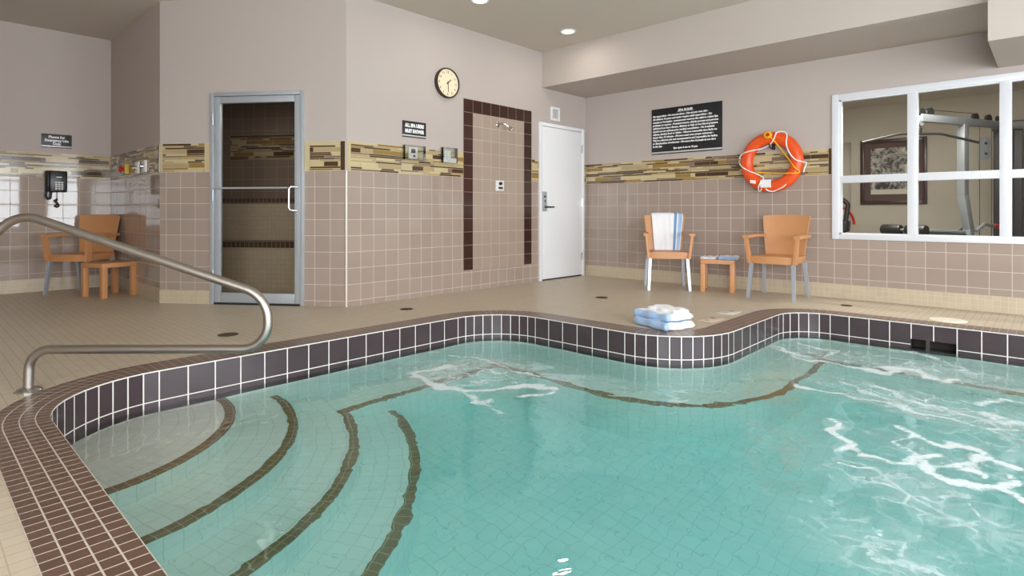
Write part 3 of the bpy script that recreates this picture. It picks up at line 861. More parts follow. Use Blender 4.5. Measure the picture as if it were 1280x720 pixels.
for z, w in ((.026,.02),(-.026,.02)):
    mb = MB([M_black])
    if z > 0: mb.lathe([(0,0),(w,0),(w*.85,.022),(0,.022)], 18, mat=M((.0,-.016,z), rx=PI/2))
    else: mb.box(-.03,.03,-.032,-.016,z-.011,z+.011,bev=.004)
    mb.build('knob', vp)

# clear covers on the mosaic band
def clear_cover(label, y, z, w, h, fx):
    t = thing('mounted_thermostat' if fx == 0 else 'mounted_light_switch', label, 'wall control', (0,y,z), A_L)
    mb = MB([M_acrylic]); 
    mb.box(-w/2,w/2,-.066,-.063,-h/2,h/2); mb.box(-w/2,-w/2+.003,-.063,-.009,-h/2,h/2); mb.box(w/2-.003,w/2,-.063,-.009,-h/2,h/2)
    mb.box(-w/2+.003,w/2-.003,-.063,-.009,h/2-.003,h/2); mb.box(-w/2+.003,w/2-.003,-.063,-.009,-h/2,-h/2+.003); mb.build('clear_cover', t, smooth=False)
    mb = MB([M_plate, M_dark]); 
    if fx == 0:
        mb.box(-.055,.055,-.03,-.009,-.06,.06,0,bev=.004); c = mb.build('controller', t)
        mb = MB([M_dark]); mb.box(-.03,.025,-.032,-.03,.0,.042); mb.build('screen', c)
        mb = MB([M_dark]); mb.lathe([(0,0),(.012,0),(.01,.008),(0,.008)], 14, mat=M((.01,-.03,-.03), rx=PI/2)); mb.build('dial', c)
    else:
        mb.box(-.045,.045,-.02,-.009,-.06,.06,0,bev=.003); c = mb.build('switch_plate', t)
        mb = MB([M_white]); mb.box(-.018,.018,-.027,-.02,-.032,.032,0,bev=.002); mb.build('rocker', c)
        mb = MB([M_plate]); mb.box(-.09,.09,-.06,-.058,-.08,-.03,0); mb.build('notice_strip', t)
clear_cover('clear boxed thermostat under the shower notice, left of two', -3.035, 1.497, .26, .15, 0)
clear_cover('clear boxed light switch beside the brown shower border', -2.565, 1.505, .20, .165, 1)

# ------------------------------------------------------------------ clock
ck = thing('wall_clock', 'round wall clock with cream face and dark rim', 'clock', (0,-2.575,2.292), A_L)
RC = .163
mb = MB([M_brown]); mb.lathe([(RC-.02,.004),(RC,.004),(RC+.003,.03),(RC-.004,.046),(RC-.012,.048),(RC-.014,.032)], 64, mat=M(rx=PI/2)); mb.build('rim', ck)
mb = MB([M_clockface]); mb.lathe([(0,.03),(RC-.013,.03),(RC-.013,.004),(0,.004)], 64, mat=M(rx=PI/2)); mb.build('face', ck)
for k in range(1, 13):
    mb = MB([M_clocknum])
    a = PI/2 - k*PI/6; rr = .118
    text_into(mb, str(k), rr*math.cos(a), rr*math.sin(a)-.013, .036, -.0307, align='CENTER', bold=.0006)
    mb.build('numeral', ck, smooth=False)
def hand(ang, l, w, y):
    a = math.radians(ang); m4 = Matrix.Translation((0,y,0)) @ Matrix.Rotation(a, 4, 'Y')
    mb = MB([M_brown]); mb.box(-w/2,w/2,-.0015,0,-.02,l,mat=m4); return mb
hand(47, .062, .009, -.034).build('hour_hand', ck); hand(176, .1, .006, -.0365).build('minute_hand', ck)
mb = MB([M_brown]); mb.lathe([(0,0),(.008,0),(.006,.007),(0,.008)], 14, mat=M((0,-.033,0), rx=PI/2)); mb.build('hub', ck)

# ------------------------------------------------------------------ signs
def sign(name, label, loc, rz, w, h, mat, lines, strip=True):
    t = thing(name, label, 'sign', loc, rz)
    hb = .022 if h < .3 else .028
    mb = MB([mat]); mb.box(-w/2,w/2,-.009,-.001,-h/2+hb*1.1,h/2,bev=.0015); mb.build('panel', t)
    mb = MB([M_silver]); mb.box(-w/2,w/2,-.012,-.001,-h/2+hb*.42,-h/2+hb*1.08,bev=.001); mb.build('silver_strip', t)
    mb = MB([mat]); mb.box(-w/2,w/2,-.009,-.001,-h/2,-h/2+hb*.40); mb.build('lower_edge', t)
    mb = MB([M_lettering])
    for (s, x, z, size, width, al, bold) in lines:
        text_into(mb, s, x, z, size, -.0097, width=width, align=al, bold=bold)
    mb.build('lettering', t, smooth=False)
    return t
sign('notice_sign', 'small dark notice reading all spa users must shower', (0,-3.005,1.742), A_L, .30, .165, M_sign,
     [('ALL SPA USERS', 0, .022, .05, .245, 'CENTER', .0034), ('MUST SHOWER', 0, -.036, .05, .245, 'CENTER', .0034)])
sign('phone_sign', 'small charcoal notice above the black wall phone', (XP,-5.427,1.697), A_L, .275, .155, M_sign2,
     [('Phone for', 0, .030, .040, .15, 'CENTER', .0017), ('Emergency Use', 0, -.008, .040, .215, 'CENTER', .0017), ('Only', 0, -.046, .040, .075, 'CENTER', .0017)])
RULES = [("No supervision - Do not use alone - Use at your own risk -", .74), ("All children 16 years and under require adult supervision - No", .79),
         ("running or horseplay - management reserves the right to refuse Spa", .86), ("privileges to anyone - Pregnant women, elderly persons and persons", .865),
         ("suffering from heart disease, diabetes or high or low blood pressure", .86), ("should not use without prior medical consultation - No breakable", .82),
         ("objects, alcohol, food or drinks - Observe reasonable time limits no", .85), ("longer than 15 minutes - All users must wear proper swimwear -", .81),
         ("This is a chlorine tub and management is not responsible for fading", .855), ("or discoloration of swimwear - No more than 8 people at one time", .835), ("in the Spa", .13)]
ln = [('SPA RULES', 0, .232, .036, .19, 'CENTER', .002)]
for k, (s, w) in enumerate(RULES): ln.append((s, -.445, .186 - k*.0385, .031, w, 'LEFT', .0019))
ln.append(('Spa open 6 am to 10 pm', 0, -.232, .031, .32, 'CENTER', .0019))
sign('rules_sign', 'large black spa rules board with white writing on the back wall', (1.515,0,1.915), 0, .93, .58, M_sign, ln)
rb = bpy.data.objects['rules_sign']
mb = MB([M_lettering]); mb.box(-.115,.115,-.0103,-.009,.224,.2265); mb.build('underline', rb)

# ------------------------------------------------------------------ life ring
lr = thing('life_ring', 'orange life ring with white and yellow rope hung on the back wall', 'life ring', (2.562,-.075,1.44), 0)
RM, rm = .267, .066
mb = MB([M_ring])
b = bmesh.new(); nu, nv_ = 96, 24
g = [[b.verts.new(((RM+rm*math.cos(2*PI*j/nv_))*math.cos(2*PI*i/nu), -.052*math.sin(2*PI*j/nv_), (RM+rm*math.cos(2*PI*j/nv_))*math.sin(2*PI*i/nu))) for j in range(nv_)] for i in range(nu)]
for i in range(nu):
    for j in range(nv_): b.faces.new((g[i][j], g[(i+1)%nu][j], g[(i+1)%nu][(j+1)%nv_], g[i][(j+1)%nv_]))
bmesh.ops.recalc_face_normals(b, faces=b.faces[:])
mb.merge(b, 0); mb.build('ring', lr)
KP = .00148
def ringp(lst, out=.058):
    r = []
    for x, y in lst:
        u_, w_ = (x-395)*KP, -(y-312)*KP
        rad = math.hypot(u_, w_); dd = (rad-RM)/rm
        yy = -.052*math.sqrt(max(0, 1-min(1, dd*dd)))-.012 if abs(dd) < 1 else -.022
        r.append((u_, yy, w_))
    return smooth_path(r, 6)
def rope(name, lst, m_, rad=.0065):
    mb = MB([m_]); mb.tube(ringp(lst), rad, 8); mb.build(name, lr)
rope('grab_rope', [(438,98),(436,125),(415,163),(370,195),(320,210),(270,220),(215,232),(180,243),(166,262),(170,275)], M_rope)
rope('grab_rope', [(164,308),(168,318),(200,345),(240,370),(280,390),(315,408),(345,430),(335,455),(318,490),(305,518),(318,530),(336,512)], M_rope)
rope('grab_rope', [(368,512),(385,526),(420,530),(460,515),(490,500),(512,482)], M_rope)
rope('grab_rope', [(440,100),(470,92),(500,102),(514,130),(514,175),(518,215),(535,258),(560,290),(590,315),(625,325),(640,330),(638,350),(628,375),(624,400)], M_rope)
rope('throw_rope', [(405,130),(440,180),(480,240),(530,310),(570,362),(598,388),(590,402),(540,403),(440,398),(360,391),(285,384)], M_yrope, .0075)
mb = MB([M_yrope])
for q_ in range(3):
    mb.tube([((385-395)*KP+(.040-.006*q_)*math.cos(t), -.066-.006*q_, (312-113)*KP+(.036-.006*q_)*math.sin(t)) for t in [k*2*PI/24 for k in range(24)]], .006, 8, closed=True)
mb.build('rope_coil', lr)
mb = MB([M_lettering, M_blue]); 
mb.sheet(lambda u_, v_: ((-.058+u_*.115)+.0, -.062+.012*(2*v_-1)**2, -.30+v_*.085), 6, 6, .002, mi_of=lambda a, b: 1 if (.15<b<.25 or .45<b<.55) and .35<a<.9 else 0, mat=M((-.04,0,.02)))
mb.build('label_patch', lr)
mb = MB([M_lettering]); mb.sheet(lambda u_, v_: (-.205+u_*.06, -.064, -.225+v_*.035-u_*.012), 4, 4, .002); mb.build('reflective_patch', lr)
hk = thing('ring_hook', 'metal hook holding the orange life ring at its top', 'hook', (2.562,0,1.64), 0)
mb = MB([M_dark]); mb.box(-.018,.018,-.006,-.0005,-.06,.06); mb.build('back_plate', hk)
mb = MB([M_dark]); mb.tube(fillet([(0,-.006,-.045),(0,-.12,-.045),(0,-.145,.0)], .02), .007, 10); mb.build('hook_arm', hk)

# ------------------------------------------------------------------ gym window
w1 = thing('window_1', 'white framed six pane interior window to the gym', 'window', (0,0,0), 0, kind='structure')
FW = .055
def win_frame():
    mb = MB([M_winwhite])
    o0, o1, p0, p1 = WX0-.05, WX1+.05, WZ0-.035, WZ1+.045
    mb.box(o0,WX0+.015,-.02,.06,p0,p1,bev=.003); mb.box(WX1-.015,o1,-.02,.06,p0,p1,bev=.003)
    mb.box(WX0+.015,WX1-.015,-.02,.06,p0,WZ0+.018,bev=.003); mb.box(WX0+.015,WX1-.015,-.02,.06,WZ1-.018,p1,bev=.003)
    mb.box(WX0-.01,WX0+.035,-.006,.05,WZ0-.01,WZ1+.01); mb.box(WX0,WX1,-.006,.05,WZ0-.01,WZ0+.03); mb.box(WX0,WX1,-.006,.05,WZ1-.03,WZ1+.01)
    mb.build('frame', w1)
win_frame()
for xm in (3.845, 4.525):
    mb = MB([M_winwhite]); mb.box(xm-.042,xm+.042,-.010,.052,WZ0+.01,WZ1-.01,bev=.004); mb.build('mullion', w1)
mb = MB([M_winwhite]); mb.box(WX0+.02,WX1-.02,-.008,.05,1.188,1.262,bev=.004); mb.build('transom', w1)
for xa, xb in ((WX0,3.803),(3.887,4.483),(4.567,WX1)):
    for za, zb in ((WZ0,1.19),(1.26,WZ1)):
        mb = MB([M_gymglass]); mb.quad([(xa,.03,za),(xb,.03,za),(xb,.03,zb),(xa,.03,zb)]); mb.build('pane', w1, smooth=False)

# windows in the wall behind the camera, facing daylight
for k, (a, b_) in enumerate(RW):
    wk = thing('window_%d' % (k+2), 'white framed tall outside window behind the pool', 'window', (0,0,0), 0, kind='structure')
    mb = MB([M_winwhite])
    for yy in (a, b_-.05, (a+b_)/2-.025): mb.box(8.31,8.37,yy,yy+.05,WWZ0,WWZ1)
    for zz in (WWZ0, WWZ1-.05, WWZ0+.62, WWZ0+1.25): mb.box(8.312,8.368,a,b_,zz,zz+.04)
    mb.build('frame', wk, smooth=False)
for k, (a, b_) in enumerate(FWN):
    wk = thing('window_%d' % (k+5), 'white framed wide outside window in the wall behind the camera', 'window', (0,0,0), 0, kind='structure')
    mb = MB([M_winwhite])
    for xx in (a, b_-.05, (a+b_)/2-.025): mb.box(xx,xx+.05,-9.68,-9.62,WWZ0,WWZ1)
    for zz in (WWZ0, WWZ1-.05, WWZ0+.95): mb.box(a,b_,-9.678,-9.622,zz,zz+.04)
    mb.build('frame', wk, smooth=False)
mb = MB([M_out]); mb.box(8.6, 40, -30, 20, -.3, -.2); struct(mb.build('ground_outside', smooth=False))

# ------------------------------------------------------------------ door_2: glass steam-room door and the steam room behind
d2 = thing('door_2', 'aluminium framed glass door to the dark steam room', 'door', (L.x,L.y,0), A_CH, kind='structure')
mb = MB([M_alu]); 
a, b_ = DS0, DS1
for bx in ((a,a+.036,0,DZ),(b_-.036,b_,0,DZ)): mb.box(bx[0],bx[1],-.022,.10,bx[2],bx[3],bev=.004)
mb.box(a+.036,b_-.036,-.022,.10,DZ-.036,DZ,bev=.004)
mb.build('door_frame', d2)
lf0, lf1, lz0, lz1 = a+.04, b_-.04, .018, DZ-.04
mb = MB([M_alu])
mb.box(lf0,lf0+.06,-.012,.03,lz0,lz1,bev=.004); mb.box(lf1-.055,lf1,-.012,.03,lz0,lz1,bev=.004)
mb.box(lf0+.06,lf1-.055,-.012,.03,lz1-.062,lz1,bev=.004); mb.box(lf0+.06,lf1-.055,-.012,.03,lz0,lz0+.095,bev=.004)
leaf = mb.build('door_leaf', d2)
mb = MB([M_steamglass]); mb.quad([(lf0+.055,.01,lz0+.09),(lf1-.05,.01,lz0+.09),(lf1-.05,.01,lz1-.06),(lf0+.055,.01,lz1-.06)]); mb.build('glass_pane', leaf, smooth=False)
mb = MB([M_alu]); mb.tube([(lf0+.02,-.05,1.118),(lf1-.1,-.05,1.118)], .009, 12); mb.tube([(lf0+.03,-.05,1.118),(lf0+.03,-.012,1.118)], .007, 10); mb.build('towel_bar', leaf)
mb = MB([M_chrome]); mb.tube(fillet([(lf1-.025,-.012,1.128),(lf1-.085,-.06,1.128),(lf1-.085,-.06,.905),(lf1-.025,-.012,.905)], .03), .0115, 12); mb.build('pull_handle', leaf)
for z in (.28, 1.05, 1.78):
    mb = MB([M_alu]); mb.tube([(a+.038,-.03,z-.055),(a+.038,-.03,z+.055)], .012, 10); mb.build('hinge', d2)
mb = MB([M_dark]); mb.box(a+.04,b_-.04,-.02,.05,.001,.016); mb.build('threshold', d2)
# steam room shell and benches (in the same frame, behind the wall)
D1, D2, D3, Sa, Sb, SZC = .75, 1.2, 1.65, -.35, 1.85, 2.25
mb = MB([M_steamtile, M_steambase])
def sw(p, q_, z0, z1, mi=0):
    ln_ = math.dist(p, q_)
    mb.quad([(*p,z0),(*q_,z0),(*q_,z1),(*p,z1)], [(0,z0+1),(ln_,z0+1),(ln_,z1+1),(0,z1+1)], mi)
sw((-1.1,D3),(Sb,D3),0,SZC); sw((-.02,.13),(-.9,.72),0,SZC); sw((-.9,.72),(-1.1,D3),0,SZC); sw((Sb,.13),(Sb,D3),0,SZC)
mb.quad([(-.02,.13,SZC),(Sb,.13,SZC),(Sb,D3,SZC),(-1.1,D3,SZC),(-.9,.72,SZC)])
o = mb.build('wall_steam_room', smooth=False); o.location = (L.x,L.y,0); o.rotation_euler = (0,0,A_CH); struct(o)
sb = thing('steam_bench', 'two tier tiled bench inside the steam room behind the glass door', 'bench', (L.x,L.y,0), A_CH)
mb = MB([M_steambase]); mb.box(Sa+.005,Sb-.005,D1,D2,0.002,.50); mb.build('lower_tier', sb, smooth=False)
mb = MB([M_steambase]); mb.box(Sa+.005,Sb-.005,D2,D3-.005,0.002,.99); mb.build('upper_tier', sb, smooth=False)
mb = MB([M_steamdark]); mb.box(Sa+.005,Sb-.005,D1-.005,D1+.05,.50,.565); mb.box(Sa+.005,Sb-.005,D1+.05,D2,.50,.56); mb.build('nosing', sb, smooth=False)
mb = MB([M_steamdark]); mb.box(Sa+.005,Sb-.005,D2-.005,D2+.05,.99,1.05); mb.box(Sa+.005,Sb-.005,D2+.05,D3-.005,.99,1.045); mb.build('nosing', sb, smooth=False)
bz0, bz1 = BZ0, BZ1
BZ0, BZ1 = 1.55, 1.86
mo = mosaic('trim_11', (L.x-(-math.sin(A_CH))*-D3*1.0, L.y+math.cos(A_CH)*D3, 0), A_CH, Sa+.005, Sb-.005, 21)  # band built on the wall for a reflection in the door glass
mo.location = (L.x - math.sin(A_CH)*D3, L.y + math.cos(A_CH)*D3, 0)
BZ0, BZ1 = bz0, bz1

# ------------------------------------------------------------------ handrail
rail = thing('handrail', 'bent stainless steel handrail over the hot tub steps', 'handrail', (1.122,-6.226,0), math.radians(43.2))
# local x runs along the rail, y across it
pth = fillet([(0,0,.004),(.006,0,.207),(1.19,0,.209),(1.19,0,.47),(-.05,0,.888),(-.235,-.02,.70),(-.25,-.03,.004)], {1:.14,2:.13,3:.16,4:.17,5:.25,6:0}, 14)
mb = MB([M_steel]); mb.tube(pth, .0218, 20); mb.build('tube', rail)
for p in ((0,0),(-.25,-.03)):
    mb = MB([M_chrome]); mb.lathe([(.022,.001),(.058,.001),(.058,.006),(.045,.016),(.024,.022),(.022,.022)], 32, mat=M((p[0],p[1],.0))); mb.build('flange', rail)

# ------------------------------------------------------------------ chairs
def back_pt(u, v, off=0.0):
    """backrest surface: u -1..1 across, v 0..1 up"""
    w = .192 + .05*v
    z = .385 + v*.475 - .012*u*u*v
    y = .185 + .105*v - .045*u*u*(.4+.6*v) + .03*(1-v)*(1-v)
    return (u*w, y - off, z)
def make_chair(m_seat, label, loc, rz, group):
    t = thing('armchair', label, 'chair', loc, rz, group)
    # seat: a dished top with a curved front apron
    mb = MB([m_seat])
    ol = []
    for k in range(13):
        u_ = -1 + 2*k/12; ol.append((u_*.225, -.225 + .028*u_*u_))
    for k in range(7):
        u_ = 1 - 2*k/6; ol.append((u_*.205, .215))
    mb.prism(ol, .36, .435, bev=.014, seg=3)
    mb.build('seat', t)
    mb = MB([m_seat]); mb.sheet(lambda a, c: back_pt(2*a-1, c), 16, 14, .02); mb.build('backrest', t)
    for s in (-1, 1):
        mb = MB([m_seat])
        # front post: tapered, flaring outwards as it rises
        for (z0, z1, xa, xb, ya, yb, w0, w1) in ((.36,.625,   .222,.254, -.185,-.205, .03,.026),):
            n = 8
            def ring(t_):
                xx = xa + (xb-xa)*t_; yy = ya + (yb-ya)*t_; zz = z0 + (z1-z0)*t_; wy = .072 - .018*t_; wx = w0 + (w1-w0)*t_
                return [Vector((s*(xx+dx), yy+dy, zz)) for dx, dy in ((-wx/2,-wy/2),(wx/2,-wy/2),(wx/2,wy/2),(-wx/2,wy/2))]
            bb = bmesh.new(); rr = [[bb.verts.new(p) for p in ring(k/n)] for k in range(n+1)]
            for a_, c_ in zip(rr, rr[1:]):
                for k in range(4): bb.faces.new((a_[k], a_[(k+1)%4], c_[(k+1)%4], c_[k]))
            bb.faces.new(rr[0][::-1]); bb.faces.new(rr[-1])
            bmesh.ops.recalc_face_normals(bb, faces=bb.faces[:]); mb.merge(bb, 0)
        # arm rest: flat bar running back to the backrest
        def armp(a, c):
            yy = -.235 + a*.475; xx = .252 - .028*a*a
            return (s*(xx + (c-.5)*.06), yy, .632 + .006*math.sin(a*PI) + .004*a)
        mb.sheet(armp, 10, 3, .03); mb.build('armrest', t)
    for sx, sy in ((-1,-1),(1,-1),(-1,1),(1,1)):
        mb = MB([M_legalu])
        x0, y0 = sx*.205, sy*.18 ; x1, y1 = sx*.226, sy*.225 + (-.005 if sy < 0 else .005)
        n = 2; bb = bmesh.new(); rr = []
        for k in range(n+1):
            tt = k/n; zz = .372*(1-tt) + .001; w = .017 - .003*tt
            rr.append([bb.verts.new((x0+(x1-x0)*tt+dx*w, y0+(y1-y0)*tt+dy*w*1.1, zz)) for dx, dy in ((-1,-1),(1,-1),(1,1),(-1,1))])
        for a_, c_ in zip(rr, rr[1:]):
            for k in range(4): bb.faces.new((a_[k], a_[(k+1)%4], c_[(k+1)%4], c_[k]))
        bb.faces.new(rr[0]); bb.faces.new(rr[-1][::-1])
        bmesh.ops.recalc_face_normals(bb, faces=bb.faces[:]); mb.merge(bb, 0)
        mb.build('leg', t)
    return t
c1 = make_chair(M_orange, 'terracotta resin armchair with a striped towel over its back', (1.535,-.515,0), math.radians(35), 'terracotta armchairs')
c2 = copy_tree(c1); c2.location = (2.735,-.375,0); c2.rotation_euler = (0,0,0)
c2['label'] = 'empty terracotta resin armchair below the life ring'
c3 = copy_tree(c1); c3.location = (-3.00,-5.27,0); c3.rotation_euler = (0,0,math.radians(39))
c3['label'] = 'terracotta resin armchair in the alcove under the phone'

def make_table(label, loc, rz, group):
    t = thing('side_table', label, 'table', loc, rz, group)
    mb = MB([M_orange]); mb.prism(rrect(.37,.37,.02), .315, .36, bev=.006); mb.build('tabletop', t)
    for sx in (-1,1):
        for sy in (-1,1):
            mb = MB([M_orange]); mb.box(sx*.153-.026,sx*.153+.026,sy*.153-.026,sy*.153+.026,.001,.316,bev=.004); mb.build('leg', t)
    return t
t1 = make_table('small square terracotta side table holding towels between two armchairs', (2.065,-.31,0), math.radians(20), 'terracotta side tables')
t2 = copy_tree(t1); t2.location = (-2.47,-5.13,0); t2.rotation_euler = (0,0,math.radians(20)); t2['label'] = 'small square terracotta side table in the alcove with a bare top'

# towel over the back of the first chair
tw = MB([M_towel, M_blue, M_blue2])
u0_, u1_ = -.62, .90
def drape(a, c):
    u_ = u0_ + (u1_-u0_)*a
    wob = .006*math.sin(a*9+c*3) + .003*math.sin(a*23)
    ft, tp = .62, .68
    if c < ft:
        v_ = .08 + (1.0-.08)*(c/ft); p = back_pt(u_ + .03*(1-v_)*math.sin(5*a), v_, .022+.004*math.sin(a*7+1)+abs(wob)); return p
    if c < tp:
        k = (c-ft)/(tp-ft)*PI; p = back_pt(u_, 1.0, 0); return (p[0], p[1]-.022*math.cos(k), p[2]+.018*math.sin(k))
    v_ = 1.0 - (c-tp)/(1-tp)*.75; return back_pt(u_, v_, -.022-abs(wob))
def stripe(a, c):
    if .73 < a < .81: return 2
    if .86 <= a <= .97: return 1
    return 0
tw.sheet(drape, 44, 40, .009, mi_of=stripe)
two = tw.build('towel'); two.location = c1.location; two.rotation_euler = c1.rotation_euler
tag(two, 'white towel with blue stripes draped over an armchair back', 'towel', 'white and blue striped towels')

def folded_towel(w, d, h, layers, seed, blue_front=True, flap=None):
    """a towel folded into soft layers; local x = width, -y = folded front edge"""
    rnd = random.Random(seed)
    mb = MB([M_towel, M_blue, M_blue2])
    lh = h/layers
    for k in range(layers):
        z0 = k*lh; sh = rnd.uniform(-.006,.006)
        b = bmesh.new()
        bx = bmesh.ops.create_grid(b, x_segments=22, y_segments=16, size=.5)
        b.free()
        b = bmesh.new(); nx, ny = 44, 32
        def P(i, j, top):
            x = (i/nx-.5)*w + sh; y = (j/ny-.5)*d
            ex = min(i, nx-i)/nx*w; ey = min(j, ny-j)/ny*d
            r = lh*.5
            def edge(e): 
                e = min(e, r*.95)/(r*.95); return math.sqrt(max(0, 1-(1-e)**2))
            prof = edge(ex)*edge(ey)
            wz = .0034*math.sin(i*.3+seed+k)*math.sin(j*.28+k*2)
            zz = z0 + lh*.5 + (1 if top else -1)*(lh*.5*prof) + (wz if prof > .9 else wz*prof)
            return (x + .006*math.sin(j*.4+seed)*(1 if ex<.03 else 0), y + .005*math.sin(i*.33+seed*2)*(1 if ey<.03 else 0), max(zz, .0005))
        A = [[b.verts.new(P(i,j,True)) for j in range(ny+1)] for i in range(nx+1)]
        B = [[b.verts.new(P(i,j,False)) if 0<i<nx and 0<j<ny else A[i][j] for j in range(ny+1)] for i in range(nx+1)]
        def mi(i, j):
            yy = j/ny
            if blue_front and yy < .13: return 1
            if blue_front == 'striped' and .84 < i/nx < .93: return 2
            return 0
        for i in range(nx):
            for j in range(ny):
                f = b.faces.new((A[i][j],A[i+1][j],A[i+1][j+1],A[i][j+1])); f.material_index = mi(i,j)
                q_ = (B[i][j],B[i][j+1],B[i+1][j+1],B[i+1][j])
                if len(set(q_)) == 4:
                    try: f = b.faces.new(q_); f.material_index = mi(i,j)
                    except ValueError: pass
        mb.merge(b, None)
    if flap:
        fw_, fd_, fh_, fx, fy = flap
        f2 = folded_towel(fw_, fd_, fh_, 1, seed+9, False)
        mb.merge(f2.bm, 0, Matrix.Translation((fx, fy, h*.86)))
    return mb
def put_towel(mb, label, loc, rz, group, tilt=0):
    o = mb.build('folded_towel', angle=60); o.location = loc; o.rotation_euler = (0, tilt, rz)
    return tag(o, label, 'towel', group)
a_t = math.radians(-22)
put_towel(folded_towel(.40,.29,.058,1,1,'striped'), 'folded white towel with blue edge, bottom of the pile on the pool edge', (2.615,-2.59,.004), a_t, 'folded towels on the pool edge')
put_towel(folded_towel(.385,.27,.052,1,2,True,(.30,.16,.036,.03,.045)), 'folded white towel with blue edge, top of the pile on the pool edge', (2.585,-2.555,.0625), a_t+math.radians(5), 'folded towels on the pool edge')
put_towel(folded_towel(.17,.28,.026,2,4,False), 'flat folded white towel on the side table, left of its pair', (1.985,-.345,.3605), math.radians(18), 'folded towels on the side table')
put_towel(folded_towel(.20,.29,.036,2,5), 'folded towel with wide blue edge on the side table', (2.175,-.29,.3605), math.radians(18), 'folded towels on the side table')

# ------------------------------------------------------------------ alcove fittings
ph_ = thing('wall_telephone', 'black push button telephone on the alcove wall', 'telephone', (XP,-5.44,1.235), A_L)
mb = MB([M_black]); mb.box(-.10,.10,-.075,-.001,-.12,.12,bev=.012,seg=3); mb.build('body', ph_)
mb = MB([M_blackmat]); mb.tube(smooth_path([(-.075,-.085,-.105),(-.078,-.11,-.06),(-.078,-.115,0),(-.078,-.11,.06),(-.075,-.085,.105)],4), .021, 12, r_of=lambda t: .019+.009*abs(2*t-1)**3); mb.build('handset', ph_)
mb = MB([M_plate])
for r in range(4):
    for c in range(3): mb.box(-.012+c*.027,.008+c*.027,-.079,-.074,-.092+r*.024,-.075+r*.024,bev=.002)
mb.build('keypad', ph_)
mb = MB([M_silver]); mb.box(.0,.05,-.0765,-.0745,.045,.053); mb.build('name_strip', ph_)
mb = MB([M_blackmat]); 
def coil(p, q_, n, r): 
    return [Vector(p).lerp(Vector(q_), k/(n*10)) + Vector((r*math.cos(k*2*PI/10), r*math.sin(k*2*PI/10)*.6, 0)) for k in range(n*10+1)]
mb.tube(smooth_path([(-.085,-.06,-.115),(-.09,-.055,-.16),(-.075,-.05,-.195),(-.05,-.05,-.19),(-.045,-.045,-.15),(-.04,-.04,-.118)],5), .011, 8)
mb.tube([(.012,-.03,-.12),(.014,-.03,-.20)], .003, 6)
mb.tube(smooth_path([(.014,-.03,-.20),(-.008,-.03,-.22),(.02,-.03,-.25),(-.006,-.03,-.275),(.012,-.03,-.29),(.03,-.03,-.27),(.004,-.03,-.235),(.014,-.03,-.20)],5), .008, 8)
mb.build('cord', ph_)
eb = thing('emergency_switch', 'red emergency button on a yellow plate on the dark alcove wall', 'button', (-2.66,YS,1.365), 0)
mb = MB([M_yellow]); mb.box(-.055,.055,-.05,-.008,-.055,.055,bev=.006); mb.build('box', eb)
mb = MB([M_red]); mb.lathe([(0,0),(.022,0),(.022,.02),(.036,.026),(.036,.036),(.02,.045),(0,.047)], 24, mat=M((0,-.05,0), rx=PI/2)); mb.build('push_button', eb)
for k, (x, z, lab) in enumerate(((-2.256,1.357,'white timer plate on the alcove wall, nearer the red button'), (-2.0,1.36,'white timer plate on the alcove wall, nearer the glass door'))):
    t = thing('timer_switch', lab, 'switch', (x,YS,z), 0, 'timer switches in the alcove')
    mb = MB([M_plate]); mb.box(-.06,.06,-.03,-.008,-.062,.062,bev=.004); mb.build('plate', t)
    mb = MB([M_chrome]); mb.lathe([(0,0),(.02,0),(.017,.03),(0,.032)], 20, mat=M((-.01,-.03,0), rx=PI/2)); mb.build('knob', t)

# ------------------------------------------------------------------ deck fittings
def drain(label, x, y, r, round_=True, rz=0):
    t = thing('floor_drain', label, 'drain', (x,y,0), rz, 'floor drains')
    mb = MB([M_grate]); 
    mb.lathe([(r*.86,.0008),(r,.0008),(r,.003),(r*.86,.004)], 28); mb.build('rim', t)
    mb = MB([M_recess_shade]); mb.lathe([(0,.0012),(r*.86,.0012)], 28); mb.build('well_shade', t)  # flat dark disc in place of the shade below the grate
    mb = MB([M_grate])
    for k in range(-3, 4):
        hh = math.sqrt(max(0, (r*.86)**2-(k*r*.24)**2)); mb.box(k*r*.24-r*.05,k*r*.24+r*.05,-hh,hh,.0013,.0032)
    mb.build('grate', t)
drain('round floor drain in front of the wall left of the shower', .512, -3.479, .06)
drain('round floor drain in front of the glass steam room door', .471, -5.03, .07)
drain('round floor drain in front of the white door', 1.405, -1.657, .065)
drain('round floor drain by the back wall right of the armchairs', 3.395, -.492, .05)
sl = thing('skimmer_lid', 'round white skimmer lid on the deck above the skimmer', 'lid', (4.20,-.765,0), 0)
mb = MB([M_lid]); mb.lathe([(0,.006),(.10,.006),(.102,.004),(.128,.004),(.13,.0008)], 40); mb.build('cover', sl)
mb = MB([M_lid]); mb.lathe([(.006,.0062),(.016,.0062),(.018,.010),(.006,.010)], 16, mat=M((.05,0,0))); mb.build('finger_hole', sl)
for lab, x, y, m_, txt, rz in (('pale depth marker tile on the deck by the tub', 2.735, -1.63, M_marker, '3 FT', math.radians(90)), ('faded pinkish depth marker tile behind the towel pile', 2.76, -2.07, M_marker2, '3 FT', math.radians(90))):
    t = thing('depth_marker', lab, 'marker', (x,y,0), rz)
    mb = MB([m_]); mb.box(-.11,.11,-.075,.075,.0008,.004,bev=.001); mb.build('tile', t)
    for xx, ww in ((-.06,.014),(.06,.018)):
        mb = MB([M_brown]); mb.box(xx-ww/2,xx+ww/2,-.02,.02,.004,.0046); mb.build('worn_mark', t)

